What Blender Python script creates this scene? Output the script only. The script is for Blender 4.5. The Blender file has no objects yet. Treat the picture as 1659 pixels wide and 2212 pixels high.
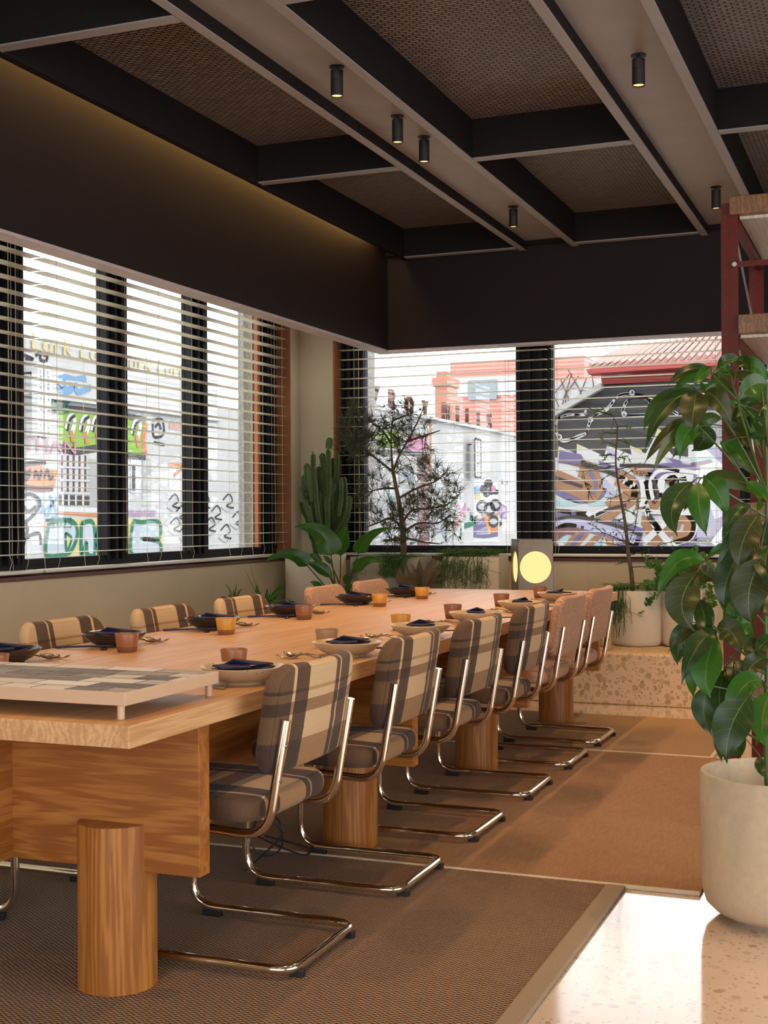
import bpy, bmesh, math, random
from mathutils import Vector, Matrix
from math import sin, cos, pi, radians as R
S = bpy.context.scene
C = S.collection
random.seed(7)

# ------------------------------------------------------------------ camera
F_PX, YAW, ROLL, CYH, CAM_H = 2810.8, 0.3804, -0.005804, 1113.2, 1.20
cam = bpy.data.cameras.new('camera'); co = bpy.data.objects.new('camera', cam); C.objects.link(co)
cam.sensor_fit = 'HORIZONTAL'; cam.sensor_width = 36.0
cam.lens = F_PX / 1659 * 36.0
cam.shift_y = (CYH - 1106.0) / 1659
cam.clip_start = .05; cam.clip_end = 300
co.matrix_world = Matrix.Translation((0, 0, CAM_H)) @ Matrix.Rotation(YAW, 4, 'Z') @ Matrix.Rotation(pi/2, 4, 'X') @ Matrix.Rotation(ROLL, 4, 'Z')
S.camera = co

# ------------------------------------------------------------------ world, light, exposure
S.view_settings.view_transform = 'Standard'; S.view_settings.look = 'None'
S.view_settings.gamma = 1.0; S.view_settings.exposure = 0.12; S.view_settings.use_curve_mapping = False
S.cycles.use_denoising = True
S.cycles.max_bounces = 10; S.cycles.diffuse_bounces = 5; S.cycles.glossy_bounces = 5
S.cycles.transparent_max_bounces = 12; S.cycles.transmission_bounces = 6
S.cycles.sample_clamp_indirect = 6.0
w = bpy.data.worlds.new('overcast_sky'); S.world = w; w.use_nodes = True
bg = w.node_tree.nodes['Background']; bg.inputs[0].default_value = (.93, .965, 1, 1); bg.inputs[1].default_value = 4.5
SPOT_W, LED_W = 50.0, 9.0
WARM = (1.0, .60, .28)

def portal(name, loc, rot, sx, sy):
    l = bpy.data.lights.new(name, 'AREA'); l.shape = 'RECTANGLE'; l.size = sx; l.size_y = sy
    l.cycles.is_portal = True
    o = bpy.data.objects.new(name, l); C.objects.link(o); o.location = loc; o.rotation_euler = rot
portal('window_portal', (-4.62, 5.2, 1.75), (0, -pi/2, 0), 1.8, 8.2)
portal('window_portal', (-1.9, 9.34, 1.75), (-pi/2, 0, 0), 4.9, 1.8)

# ------------------------------------------------------------------ helpers
def ray(px, py):
    a2 = (px - 829.5) / F_PX; b2 = -(py - CYH) / F_PX
    c, s = cos(ROLL), sin(ROLL); a = c*a2 - s*b2; b = s*a2 + c*b2
    return Vector((-sin(YAW) + a*cos(YAW), cos(YAW) + a*sin(YAW), b))
CAM = Vector((0, 0, CAM_H))
def py_(px, py, Y): r = ray(px, py); return CAM + r * (Y / r.y)        # measured point on the vertical plane at depth Y
def px_(px, py, X): r = ray(px, py); return CAM + r * (X / r.x)        # measured point on the vertical plane at X
def pz_(px, py, Z): r = ray(px, py); return CAM + r * ((Z - CAM_H) / r.z)

class N:
    """tiny node-tree helper"""
    def __init__(s, name):
        s.m = bpy.data.materials.new(name); s.m.use_nodes = True; s.t = s.m.node_tree; s.b = s.t.nodes['Principled BSDF']
    def n(s, typ, **kw):
        x = s.t.nodes.new(typ)
        for k, v in kw.items():
            if isinstance(v, bpy.types.NodeSocket): s.t.links.new(v, x.inputs[k])
            elif k in x.inputs.keys() if isinstance(k, str) else False: x.inputs[k].default_value = v
            else: setattr(x, k, v)
        return x
    def l(s, a, b): s.t.links.new(a, b)
    def coord(s, scale=(1,1,1), rot=(0,0,0), kind='Object'):
        tc = s.n('ShaderNodeTexCoord'); mp = s.n('ShaderNodeMapping'); s.l(tc.outputs[kind], mp.inputs[0])
        mp.inputs['Scale'].default_value = scale; mp.inputs['Rotation'].default_value = rot
        return mp.outputs[0]
    def noise(s, vec, scale=5, detail=4, rough=.5, dist=0):
        x = s.n('ShaderNodeTexNoise'); s.l(vec, x.inputs['Vector']); x.inputs['Scale'].default_value = scale
        x.inputs['Detail'].default_value = detail; x.inputs['Roughness'].default_value = rough; x.inputs['Distortion'].default_value = dist
        return x.outputs[0]
    def ramp(s, fac, stops, interp='LINEAR'):
        x = s.n('ShaderNodeValToRGB'); s.l(fac, x.inputs[0]); cr = x.color_ramp; cr.interpolation = interp
        while len(cr.elements) < len(stops): cr.elements.new(.5)
        for e, (p, c) in zip(cr.elements, stops):
            e.position = p; e.color = (c[0], c[1], c[2], 1) if hasattr(c, '__len__') else (c, c, c, 1)
        return x.outputs[0]
    def mix(s, fac, a, b, mode='MIX'):
        x = s.n('ShaderNodeMix'); x.data_type = 'RGBA'; x.blend_type = mode
        for i, v in ((0, fac), (6, a), (7, b)):
            if isinstance(v, bpy.types.NodeSocket): s.l(v, x.inputs[i])
            elif i == 0: x.inputs[0].default_value = v
            else: x.inputs[i].default_value = (*v, 1)
        return x.outputs[2]
    def math(s, op, a, b=0.0):
        x = s.n('ShaderNodeMath'); x.operation = op
        for i, v in ((0, a), (1, b)):
            if isinstance(v, bpy.types.NodeSocket): s.l(v, x.inputs[i])
            else: x.inputs[i].default_value = v
        return x.outputs[0]
    def sep(s, v):
        x = s.n('ShaderNodeSeparateXYZ'); s.l(v, x.inputs[0]); return x.outputs
    def comb(s, x_, y_, z_):
        x = s.n('ShaderNodeCombineXYZ')
        for i, v in enumerate((x_, y_, z_)):
            if isinstance(v, bpy.types.NodeSocket): s.l(v, x.inputs[i])
            else: x.inputs[i].default_value = v
        return x.outputs[0]
    def out(s, col=None, rough=None, bump=None, bs=.3, bd=.01, **kw):
        if col is not None:
            if isinstance(col, bpy.types.NodeSocket): s.l(col, s.b.inputs['Base Color'])
            else: s.b.inputs['Base Color'].default_value = (*col, 1)
        if rough is not None:
            if isinstance(rough, bpy.types.NodeSocket): s.l(rough, s.b.inputs['Roughness'])
            else: s.b.inputs['Roughness'].default_value = rough
        if bump is not None:
            b = s.n('ShaderNodeBump'); s.l(bump, b.inputs['Height']); b.inputs['Strength'].default_value = bs; b.inputs['Distance'].default_value = bd
            s.l(b.outputs[0], s.b.inputs['Normal'])
        for k, v in kw.items(): s.b.inputs[k.replace('_', ' ')].default_value = v
        return s.m

def plain(name, col, rough=.6, metal=0.0, var=.12, scale=12, bs=.08, **kw):
    n = N(name); f = n.noise(n.coord(), scale, 5, .6)
    c = n.ramp(f, [(.3, [x*(1-var) for x in col]), (.7, [min(1, x*(1+var)) for x in col])])
    return n.out(c, rough, f, bs, .004, Metallic=metal, **kw)

def oak(name, axis, lo, hi, scale=1.0, rough=.42):
    n = N(name); sc = [9*scale]*3; sc[axis] = .55*scale
    v = n.coord(tuple(sc)); f = n.noise(v, 1.6, 6, .62, 1.1)
    sc2 = [190*scale]*3; sc2[axis] = 5*scale
    g = n.noise(n.coord(tuple(sc2)), 1.0, 3, .6)
    sc3 = [6.0*scale]*3; sc3[axis] = .45*scale
    wv = n.n('ShaderNodeTexWave'); n.l(n.coord(tuple(sc3)), wv.inputs['Vector']); wv.inputs['Scale'].default_value = 2.6
    wv.inputs['Distortion'].default_value = 14; wv.inputs['Detail'].default_value = 3; wv.inputs['Detail Scale'].default_value = 1.2
    h = n.math('ADD', n.math('MULTIPLY', f, .50), n.math('MULTIPLY', wv.outputs[1], .13))
    h = n.math('ADD', h, n.math('MULTIPLY', g, .34))
    mid = [(a+b)/2 for a, b in zip(lo, hi)]
    c = n.ramp(h, [(.30, [x*.88 for x in lo]), (.44, lo), (.52, mid), (.66, hi)])
    return n.out(c, rough, g, .12, .002)

M = {}
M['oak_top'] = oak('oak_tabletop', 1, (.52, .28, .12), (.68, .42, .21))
M['oak_x'] = oak('shaded_oak_across', 0, (.27, .085, .013), (.44, .175, .036))  # table panels: under-table shade and warm light put into the oak colour
M['oak_y'] = oak('shaded_oak_along', 1, (.27, .085, .013), (.44, .175, .036))
M['oak_z'] = oak('shaded_oak_post', 2, (.28, .092, .014), (.48, .20, .040))  # table legs: same oak, darkened and reddened for shade and warm light
M['oak_shelf'] = oak('oak_shelf', 1, (.13, .05, .010), (.24, .10, .022))
M['oak_pale'] = oak('limed_board', 1, (.42, .36, .29), (.56, .49, .41))
M['black_frame'] = plain('black_window_frame', (.010, .009, .010), .6)
M['black'] = plain('black_plastic', (.012, .012, .012), .5)
M['fixture'] = plain('black_light_fixture', (.012, .011, .010), .55)
M['rail'] = plain('cream_blind', (.80, .75, .60), .45, var=.03)
M['wall'] = plain('cream_plaster', (.60, .50, .33), .85, var=.06, scale=2.5, bs=.2)
M['jamb'] = plain('rust_timber_jamb', (.30, .095, .025), .6, var=.25, scale=6)
M['bulk'] = plain('aubergine_paint', (.015, .010, .0105), .62, var=.08, scale=3)
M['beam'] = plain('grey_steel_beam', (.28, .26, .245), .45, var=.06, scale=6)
M['beam_shade'] = plain('shaded_beam_side', (.010, .008, .008), .8)  # shade on the beam sides, put into a near-black colour
M['chrome'] = N('chrome_tube').out((.80, .74, .64), .09, Metallic=1.0)
M['steel'] = N('brushed_cutlery').out((.42, .37, .31), .22, Metallic=1.0)
M['tray'] = plain('cream_enamel', (.58, .39, .25), .35, var=.03)
M['navy'] = plain('navy_linen', (.022, .022, .060), .85, var=.25, scale=300, bs=.3)
M['navy_gloss'] = plain('navy_lacquer', (.03, .028, .07), .35)
M['concrete'] = plain('grey_concrete', (.36, .32, .24), .85, var=.15, scale=7, bs=.25)
M['planter'] = plain('cream_planter', (.66, .57, .42), .8, var=.05, scale=6, bs=.15)
M['stone_pot'] = plain('sand_planter', (.52, .41, .28), .8, var=.07, scale=40, bs=.25)
M['soil'] = plain('potting_soil', (.03, .02, .012), .95, var=.4, scale=60, bs=.8)
M['red_steel'] = plain('oxide_red_steel', (.10, .010, .004), .45, var=.1)
for k_ in ('beam_shade', 'bulk', 'black_frame', 'red_steel'): M[k_].node_tree.nodes['Principled BSDF'].inputs['Specular IOR Level'].default_value = .2
M['bark'] = plain('bark', (.10, .07, .04), .9, var=.4, scale=45, bs=.8)
M['cord'] = plain('blind_cord', (.62, .53, .34), .7)
M['cable'] = plain('black_cable', (.01, .01, .01), .5)

def leafmat(name, col, back, rough=.35, vein=.5):
    n = N(name); f = n.noise(n.coord(), 9, 3, .5)
    c = n.ramp(f, [(.3, col), (.7, [x*1.6 for x in col])])
    geo = n.n('ShaderNodeNewGeometry'); c = n.mix(geo.outputs['Backfacing'], c, back)
    n.out(c, rough, Specular_IOR_Level=.4)
    tr = n.n('ShaderNodeBsdfTranslucent'); tr.inputs[0].default_value = (back[0]*1.5, back[1]*1.9, back[2], 1)
    mx = n.n('ShaderNodeMixShader'); mx.inputs[0].default_value = vein * .55
    o = [x for x in n.t.nodes if x.type == 'OUTPUT_MATERIAL'][0]
    n.l(n.b.outputs[0], mx.inputs[1]); n.l(tr.outputs[0], mx.inputs[2]); n.l(mx.outputs[0], o.inputs[0])
    return n.m
M['leaf'] = leafmat('glossy_green_leaf', (.013, .032, .007), (.030, .080, .010), .30, .35)
M['leaf_bright'] = leafmat('bright_green_leaf', (.022, .085, .008), (.035, .13, .010), .35, .7)
M['leaf_olive'] = leafmat('olive_green_leaf', (.020, .026, .005), (.05, .07, .010), .36, .4)
M['leaf_vein'] = leafmat('leaf_midrib', (.09, .14, .035), (.11, .16, .05), .4, .3)
M['leaf_big'] = leafmat('deep_green_leaf', (.020, .075, .012), (.035, .10, .015), .3, .6)
M['leaf_ivy'] = leafmat('ivy_leaf', (.05, .12, .02), (.08, .16, .03), .4, .8)
M['leaf_rubber'] = leafmat('burgundy_leaf', (.035, .030, .018), (.12, .09, .05), .25, .2)
M['strand'] = leafmat('green_strand', (.045, .10, .018), (.05, .11, .02), .5, .3)
M['needle'] = leafmat('olive_twig', (.05, .065, .022), (.06, .07, .03), .6, .2)
M['cactus'] = leafmat('cactus_green', (.050, .075, .018), (.05, .07, .02), .6, .1)
M['cactus_rib'] = leafmat('cactus_rib', (.26, .28, .12), (.2, .22, .1), .6, .2)
M['stem'] = leafmat('green_stem', (.05, .085, .02), (.05, .085, .02), .4, .2)
M['twig'] = plain('dark_twig', (.05, .03, .022), .8)
M['red_stem'] = plain('red_sheath', (.45, .10, .03), .5)

def glass(name, fac=.06, tint=.93):
    n = N(name); tr = n.n('ShaderNodeBsdfTransparent'); tr.inputs[0].default_value = (tint, tint, tint, 1)
    gl = n.n('ShaderNodeBsdfGlossy'); gl.inputs['Roughness'].default_value = .01
    mx = n.n('ShaderNodeMixShader'); mx.inputs[0].default_value = fac
    o = [x for x in n.t.nodes if x.type == 'OUTPUT_MATERIAL'][0]
    n.l(tr.outputs[0], mx.inputs[1]); n.l(gl.outputs[0], mx.inputs[2]); n.l(mx.outputs[0], o.inputs[0]); return n.m
M['glass'] = glass('window_glass')
def emit(name, col, st):
    n = N(name); n.out((0, 0, 0), 1); n.b.inputs['Emission Color'].default_value = (*col, 1); n.b.inputs['Emission Strength'].default_value = st; return n.m
M['lamp_glow'] = emit('glowing_lamp_disc', (1.0, .66, .26), 1.25)
M['spot_glow'] = emit('spot_lens', (1.0, .62, .24), 1.6)
M['led'] = emit('led_strip', (1.0, .55, .16), 11.0)

def rug(name, c1, c2, sx, sy, amp=.5):
    n = N(name); v = n.coord(); x, y, z = n.sep(v)
    nz = n.noise(v, 26, 4, .7)
    a = n.math('SINE', n.math('ADD', n.math('MULTIPLY', n.math('ADD', x, n.math('MULTIPLY', y, .16)), sx), n.math('MULTIPLY', nz, 3)))
    b = n.math('SINE', n.math('ADD', n.math('MULTIPLY', y, sy), n.math('MULTIPLY', nz, 2)))
    h = n.math('ADD', n.math('MULTIPLY', n.math('MULTIPLY', a, b), .5), .5)
    big = n.noise(n.coord((90, 14, 1)), 1.0, 3, .6)
    h2 = n.math('ADD', n.math('MULTIPLY', h, 1-amp*.5), n.math('MULTIPLY', big, amp*.5))
    return n.out(n.ramp(h2, [(.2, c1), (.8, c2)]), .9, h, .8, .006)
M['rug_near'] = rug('woven_sisal_near', (.035, .018, .010), (.34, .21, .125), 300, 430, .3)
M['rug_mid'] = rug('woven_sisal_mid', (.20, .10, .045), (.50, .29, .15), 420, 560, .9)
M['rug_far'] = rug('woven_sisal_far', (.15, .08, .035), (.50, .32, .16), 230, 330, .3)
M['rug_tape'] = plain('taupe_binding', (.27, .21, .145), .9, var=.1, scale=200, bs=.3)
M['rug_stitch'] = plain('cream_edge_binding', (.60, .50, .36), .9)

def terrazzo(name, base, c1, c2, scale, rough, thr=.46):
    n = N(name); v = n.coord()
    def chips(sc, th):
        vo = n.n('ShaderNodeTexVoronoi'); n.l(n.mix(.010, v, n.n('ShaderNodeTexNoise', Scale=sc).outputs[1]), vo.inputs['Vector']); vo.inputs['Scale'].default_value = sc
        vo.inputs['Randomness'].default_value = 1
        r = n.math('MULTIPLY', n.sep(vo.outputs['Color'])[0], th)
        return n.math('LESS_THAN', vo.outputs['Distance'], r), vo.outputs['Color']
    m1, c = chips(scale, thr); m2, d = chips(scale*2.3, thr*.9)
    cc = n.mix(n.sep(c)[1], c1, c2)
    x = n.mix(m2, base, n.mix(n.sep(d)[2], c1, base)); x = n.mix(m1, x, cc)
    return n.out(x, rough)
M['terrazzo'] = terrazzo('terrazzo_floor', (.62, .49, .38), (.36, .22, .13), (.60, .46, .34), 26, .13, .40)
for k_, v_ in (('Coat Weight', 1.0), ('Coat Roughness', .07), ('Coat IOR', 1.6)): M['terrazzo'].node_tree.nodes['Principled BSDF'].inputs[k_].default_value = v_
M['terrazzo_bench'] = terrazzo('terrazzo_plinth', (.66, .47, .29), (.36, .24, .11), (.50, .36, .18), 26, .5, .62)
# woven ceiling
n = N('woven_rattan_ceiling'); v = n.coord(); x, y, z = n.sep(v)
br = n.n('ShaderNodeTexBrick'); n.l(n.comb(n.math('MULTIPLY', x, 1), n.math('MULTIPLY', y, 1), 0), br.inputs['Vector'])
br.inputs['Scale'].default_value = 1.0; br.inputs['Brick Width'].default_value = .046; br.inputs['Row Height'].default_value = .020; br.inputs['Mortar Size'].default_value = .004
br.inputs['Mortar Smooth'].default_value = .6; br.offset = .5
br.inputs['Color1'].default_value = (.27, .235, .215, 1); br.inputs['Color2'].default_value = (.18, .157, .145, 1); br.inputs['Mortar'].default_value = (.012, .009, .008, 1)
wv = n.math('SINE', n.math('MULTIPLY', x, 196.0)); hh = n.math('ADD', n.math('MULTIPLY', wv, .06), n.math('SUBTRACT', 1.0, br.outputs['Fac']))
M['woven'] = n.out(br.outputs['Color'], .5, hh, 1.0, .008)

CREAM, TAN, MID, DARK = (.62, .45, .26), (.50, .27, .105), (.17, .088, .040), (.050, .026, .014)
def plaid(name, horiz, cols, rows, amp):
    """tartan: cols along local x, rows along the other local axis; the value of a stop is its darkness"""
    n = N(name); v = n.coord(); x, y, z = n.sep(v)
    u = n.math('ADD', n.math('MULTIPLY', x, 1/.52), .5)
    t = n.math('ADD', n.math('MULTIPLY', z if horiz == 'z' else y, 1/amp[1]), amp[0])
    a = n.ramp(u, cols, 'CONSTANT'); b = n.ramp(t, rows, 'CONSTANT')
    k = n.math('ADD', n.math('MULTIPLY', a, .62), n.math('MULTIPLY', b, .38))
    k = n.math('ADD', k, n.math('MULTIPLY', n.math('SUBTRACT', n.noise(n.coord(), 160, 2, .6), .5), .12))
    c = n.ramp(k, [(.05, CREAM), (.24, TAN), (.46, MID), (.68, DARK)])
    wv = n.noise(n.coord((1, 1, 1)), 700, 2, .6)
    n.out(c, .95, wv, .5, .002); n.b.inputs['Sheen Weight'].default_value = .08; n.b.inputs['Sheen Roughness'].default_value = .5
    return n.m
cols = [(0, .8), (.15, .1), (.175, .9), (.29, .1), (.60, .85), (.655, .1), (.675, .85), (.83, .08), (.97, .3)]
rows = [(0, .8), (.24, .15), (.47, .85), (.58, .1), (.65, .6), (.68, .15)]
M['plaid_back'] = plaid('brown_plaid_back', 'z', cols, rows, (-1.78, .305))
M['plaid_seat'] = plaid('brown_plaid_seat', 'y', cols, rows, (.5, .60))
n = N('dusty_pink_fabric'); v = n.coord()
k1 = n.math('ABSOLUTE', n.math('SINE', n.math('MULTIPLY', n.sep(v)[0], 210))); f = n.noise(n.coord((60, 60, 60)), 1.8, 4, .7)
c = n.ramp(n.math('ADD', n.math('MULTIPLY', f, .8), n.math('MULTIPLY', k1, .2)), [(.35, (.36, .175, .095)), (.55, (.48, .26, .15)), (.68, (.62, .40, .25))])
n.out(c, .95, f, .4, .003); n.b.inputs['Sheen Weight'].default_value = .1; M['pink'] = n.m

def speckle(name, base, dots, rough=.28):
    n = N(name); v = n.coord(); vo = n.n('ShaderNodeTexVoronoi'); n.l(v, vo.inputs['Vector']); vo.inputs['Scale'].default_value = 75
    m = n.math('LESS_THAN', vo.outputs['Distance'], n.math('MULTIPLY', n.sep(vo.outputs['Color'])[0], .16))
    f = n.noise(v, 30, 3, .5); b = n.ramp(f, [(.3, [x*.85 for x in base]), (.7, base)])
    return n.out(n.mix(m, b, dots), rough, f, .15, .004)
M['plate_cream'] = speckle('speckled_cream_glaze', (.60, .46, .28), (.05, .03, .02))
M['plate_dark'] = speckle('dark_brown_glaze', (.045, .030, .026), (.12, .09, .07), .2)
M['cup_brown'] = plain('rust_brown_glaze', (.30, .11, .035), .35); M['cup_brown2'] = plain('raw_brown_clay', (.20, .075, .03), .6)
M['cup_tan'] = plain('tan_brown_glaze', (.33, .18, .08), .4); M['cup_yellow'] = plain('mustard_glaze', (.62, .29, .035), .35)
# tray top: patchwork of grey streaked tiles
n = N('grey_streaked_tiles'); v = n.coord(); br = n.n('ShaderNodeTexBrick'); n.l(v, br.inputs['Vector']); br.inputs['Scale'].default_value = 1
br.inputs['Brick Width'].default_value = .16; br.inputs['Row Height'].default_value = .075; br.inputs['Mortar Size'].default_value = .0025; br.squash = .6; br.squash_frequency = 3
br.inputs['Color1'].default_value = (0, 0, 0, 1); br.inputs['Color2'].default_value = (1, 1, 1, 1); br.inputs['Mortar'].default_value = (0, 0, 0, 1)
st = n.noise(n.coord((6, 120, 6)), 1, 5, .8)
k = n.math('ADD', n.math('MULTIPLY', n.sep(br.outputs['Color'])[0], .42), n.math('MULTIPLY', st, .72))
c = n.ramp(k, [(.30, (.05, .045, .045)), (.47, (.25, .22, .19)), (.62, (.62, .58, .52)), (.9, (.75, .72, .68))])
c = n.mix(br.outputs['Fac'], c, (.03, .03, .035)); M['tile'] = n.out(c, .6, st, .4, .003)

class MB:
    def __init__(s): s.v, s.f, s.m = [], [], []
    def quad(s, pts, m=0): b = len(s.v); s.v += [Vector(p) for p in pts]; s.f.append(list(range(b, b+len(pts)))); s.m.append(m); return s
    def box(s, x0, x1, y0, y1, z0, z1, m=0):
        b = len(s.v); s.v += [Vector(p) for p in ((x0,y0,z0),(x1,y0,z0),(x1,y1,z0),(x0,y1,z0),(x0,y0,z1),(x1,y0,z1),(x1,y1,z1),(x0,y1,z1))]
        for f in ((0,3,2,1),(4,5,6,7),(0,1,5,4),(1,2,6,5),(2,3,7,6),(3,0,4,7)): s.f.append([b+i for i in f]); s.m.append(m)
        return s
    def prism(s, pts, off, m=0):
        """closed slab from a polygon and an offset vector"""
        off = Vector(off); b = len(s.v); k = len(pts); s.v += [Vector(p) for p in pts] + [Vector(p)+off for p in pts]
        s.f.append([b+i for i in range(k)][::-1]); s.f.append([b+k+i for i in range(k)]); s.m += [m, m]
        for i in range(k): j = (i+1) % k; s.f.append([b+i, b+j, b+k+j, b+k+i]); s.m.append(m)
        return s
    def lathe(s, prof, c=(0,0,0), seg=32, m=0, wob=0.0, cap=True, sq=None):
        b = len(s.v); c = Vector(c)
        for (r, z) in prof:
            for i in range(seg):
                a = 2*pi*i/seg; rr = r * (1 + wob*(sin(3*a+1)+.6*sin(5*a+2.1)+.4*sin(2*a)))
                s.v.append(c + Vector((rr*cos(a), rr*sin(a), z + wob*.35*r*sin(2*a+.7))))
        for k in range(len(prof)-1):
            for i in range(seg):
                j = (i+1) % seg; s.f.append([b+k*seg+i, b+k*seg+j, b+(k+1)*seg+j, b+(k+1)*seg+i]); s.m.append(m)
        if cap:
            s.f.append([b+i for i in range(seg)][::-1]); s.m.append(m)
            s.f.append([b+(len(prof)-1)*seg+i for i in range(seg)]); s.m.append(m)
        return s
    def tube(s, pts, r, seg=10, m=0, cap=True):
        pts = [Vector(p) for p in pts]; k = len(pts)
        rs = r if hasattr(r, '__len__') else [r]*k
        b = len(s.v); up = None
        for i, p in enumerate(pts):
            t = (pts[min(i+1, k-1)] - pts[max(i-1, 0)]).normalized()
            if up is None: up = Vector((0,0,1)) if abs(t.z) < .9 else Vector((1,0,0))
            n1 = (up - t*up.dot(t))
            if n1.length < 1e-5: n1 = t.orthogonal()
            n1.normalize(); n2 = t.cross(n1); up = n1
            for j in range(seg): a = 2*pi*j/seg; s.v.append(p + (n1*cos(a) + n2*sin(a))*rs[i])
        for i in range(k-1):
            for j in range(seg): q = (j+1) % seg; s.f.append([b+i*seg+j, b+i*seg+q, b+(i+1)*seg+q, b+(i+1)*seg+j]); s.m.append(m)
        if cap and seg > 2: s.f.append([b+j for j in range(seg)][::-1]); s.f.append([b+(k-1)*seg+j for j in range(seg)]); s.m += [m, m]
        return s
    def build(s, name, mats, parent=None, smooth=False, bevel=0, loc=None, weld=False):
        me = bpy.data.meshes.new(name); me.from_pydata(s.v, [], s.f)
        for m in (mats if isinstance(mats, (list, tuple)) else [mats]): me.materials.append(M[m] if isinstance(m, str) else m)
        me.polygons.foreach_set('material_index', s.m)
        if smooth: me.polygons.foreach_set('use_smooth', [True]*len(me.polygons))
        bm = bmesh.new(); bm.from_mesh(me)
        if weld: bmesh.ops.remove_doubles(bm, verts=bm.verts, dist=1e-5)
        if not weld or True:
            try: bmesh.ops.recalc_face_normals(bm, faces=bm.faces)
            except Exception: pass
        bm.to_mesh(me); bm.free(); me.update()
        o = bpy.data.objects.new(name, me); C.objects.link(o)
        if parent: o.parent = parent
        if loc: o.location = loc
        if smooth and hasattr(me, 'set_sharp_from_angle'): me.set_sharp_from_angle(angle=R(42))
        if bevel:
            b = o.modifiers.new('bevel', 'BEVEL'); b.width = bevel; b.segments = 2; b.limit_method = 'ANGLE'; b.angle_limit = R(50)
        return o
def B(*a, m=0): return MB().box(*a, m=m)

def tag(o, label=None, cat=None, group=None, kind=None):
    if label: o['label'] = label
    if cat: o['category'] = cat
    if group: o['group'] = group
    if kind: o['kind'] = kind
    return o
def thing(name, label, cat, loc=(0,0,0), rz=0, group=None):
    o = bpy.data.objects.new(name, None); C.objects.link(o); o.location = loc; o.rotation_euler = (0,0,rz); o.empty_display_size = .1
    return tag(o, label, cat, group)
def struct(o, label=None): o['kind'] = 'structure'; o['label'] = label or o.name.replace('_', ' '); return o
def dup(root, loc, rz, label, group=None, scale=None):
    r = root.copy(); C.objects.link(r); r.location = loc; r.rotation_euler = (0,0,rz); r['label'] = label
    if group: r['group'] = group
    if scale: r.scale = scale
    for ch in list(root.children):
        c = ch.copy(); C.objects.link(c); c.parent = r
        for g in list(ch.children): d = g.copy(); C.objects.link(d); d.parent = c
    return r
def fillet(pts, rad, n=7):
    """polyline with rounded corners; rad is one radius per inner corner"""
    pts = [Vector(p) for p in pts]; out = [pts[0]]
    for i in range(1, len(pts)-1):
        a, b, c = pts[i-1], pts[i], pts[i+1]; r = rad[i-1] if hasattr(rad, '__len__') else rad
        u = (a-b).normalized(); v = (c-b).normalized(); ang = u.angle(v); d = min(r / math.tan(ang/2), (a-b).length*.49 if i > 1 else (a-b).length*.95, (c-b).length*.5)
        p0, p1 = b+u*d, b+v*d
        for k in range(n+1): t = k/n; out.append(p0*(1-t)**2 + b*2*t*(1-t) + p1*t*t)
    return out + [pts[-1]]

def sm(pts, n=5):
    """smooth a polyline (Catmull-Rom)"""
    o = []; k = len(pts)
    for i in range(k-1):
        p0, p1, p2, p3 = pts[max(i-1, 0)], pts[i], pts[i+1], pts[min(i+2, k-1)]
        for j in range(n):
            t = j/n; o.append(tuple(.5*((2*b)+(-a+c)*t+(2*a-5*b+4*c-d)*t*t+(-a+3*b-3*c+d)*t**3) for a, b, c, d in zip(p0, p1, p2, p3)))
    return o + [pts[-1]]

# ------------------------------------------------------------------ the setting
XW, YW = -4.35, 9.15                       # inner faces of left and back wall
XR, YN = 4.0, -3.2                         # right wall, wall behind the camera
ZS, ZH = .885, 2.95                        # window sill and head
struct(B(XW-.25, XR+.2, YN-.2, YW+.25, -.12, 0).build('floor', 'terrazzo'), 'polished cream terrazzo floor')
def wall_with_hole(name, axis, inner, outer, a0, a1, h0, h1, mat='wall', top=3.6):
    m = MB(); f = (lambda u0, u1, z0, z1: m.box(min(inner, outer), max(inner, outer), u0, u1, z0, z1)) if axis == 'x' else (lambda u0, u1, z0, z1: m.box(u0, u1, min(inner, outer), max(inner, outer), z0, z1))
    f(a0, h0[0], 0, top); f(h0[1], a1, 0, top); f(h0[0], h0[1], 0, h1[0]); f(h0[0], h0[1], h1[1], top)
    return struct(m.build(name, mat))
wall_with_hole('wall_left', 'x', XW, XW-.25, YN, YW+.25, (1.0, 8.96), (ZS-.02, ZH))['label'] = 'cream plaster wall under the long left window'
wall_with_hole('wall_back', 'y', YW, YW+.25, XW, XR, (-4.07, .60), (ZS-.02, ZH))['label'] = 'cream plaster back wall below the rear window'
wall_with_hole('wall_right', 'x', XR, XR+.2, YN, YW+.25, (-1.5, 4.5), (.3, 2.9))
wall_with_hole('wall_near', 'y', YN, YN-.2, XW, XR, (-3.2, 3.2), (.3, 2.9))
# bulkheads over the windows
m = MB().box(-3.50, -3.40, YN, 8.70, 2.372, 3.55); o = struct(m.build('trim_1', 'bulk'), 'dark aubergine bulkhead above the left window')
e = B(-3.502, -3.398, YN, 8.702, 2.358, 2.373).build('edge_strip', plain('mauve_edge_strip', (.50, .43, .42), .5), o)
m = MB().box(-3.40, XR, 8.60, 8.70, 2.372, 3.55); o = struct(m.build('trim_2', 'bulk'), 'dark aubergine bulkhead above the back window')
B(-3.40, XR, 8.598, 8.702, 2.358, 2.373).build('edge_strip', bpy.data.materials['mauve_edge_strip'], o)
B(-3.40, XR, 8.55, 8.598, 3.03, 3.055).build('ledge', 'beam_shade', o)
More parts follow.
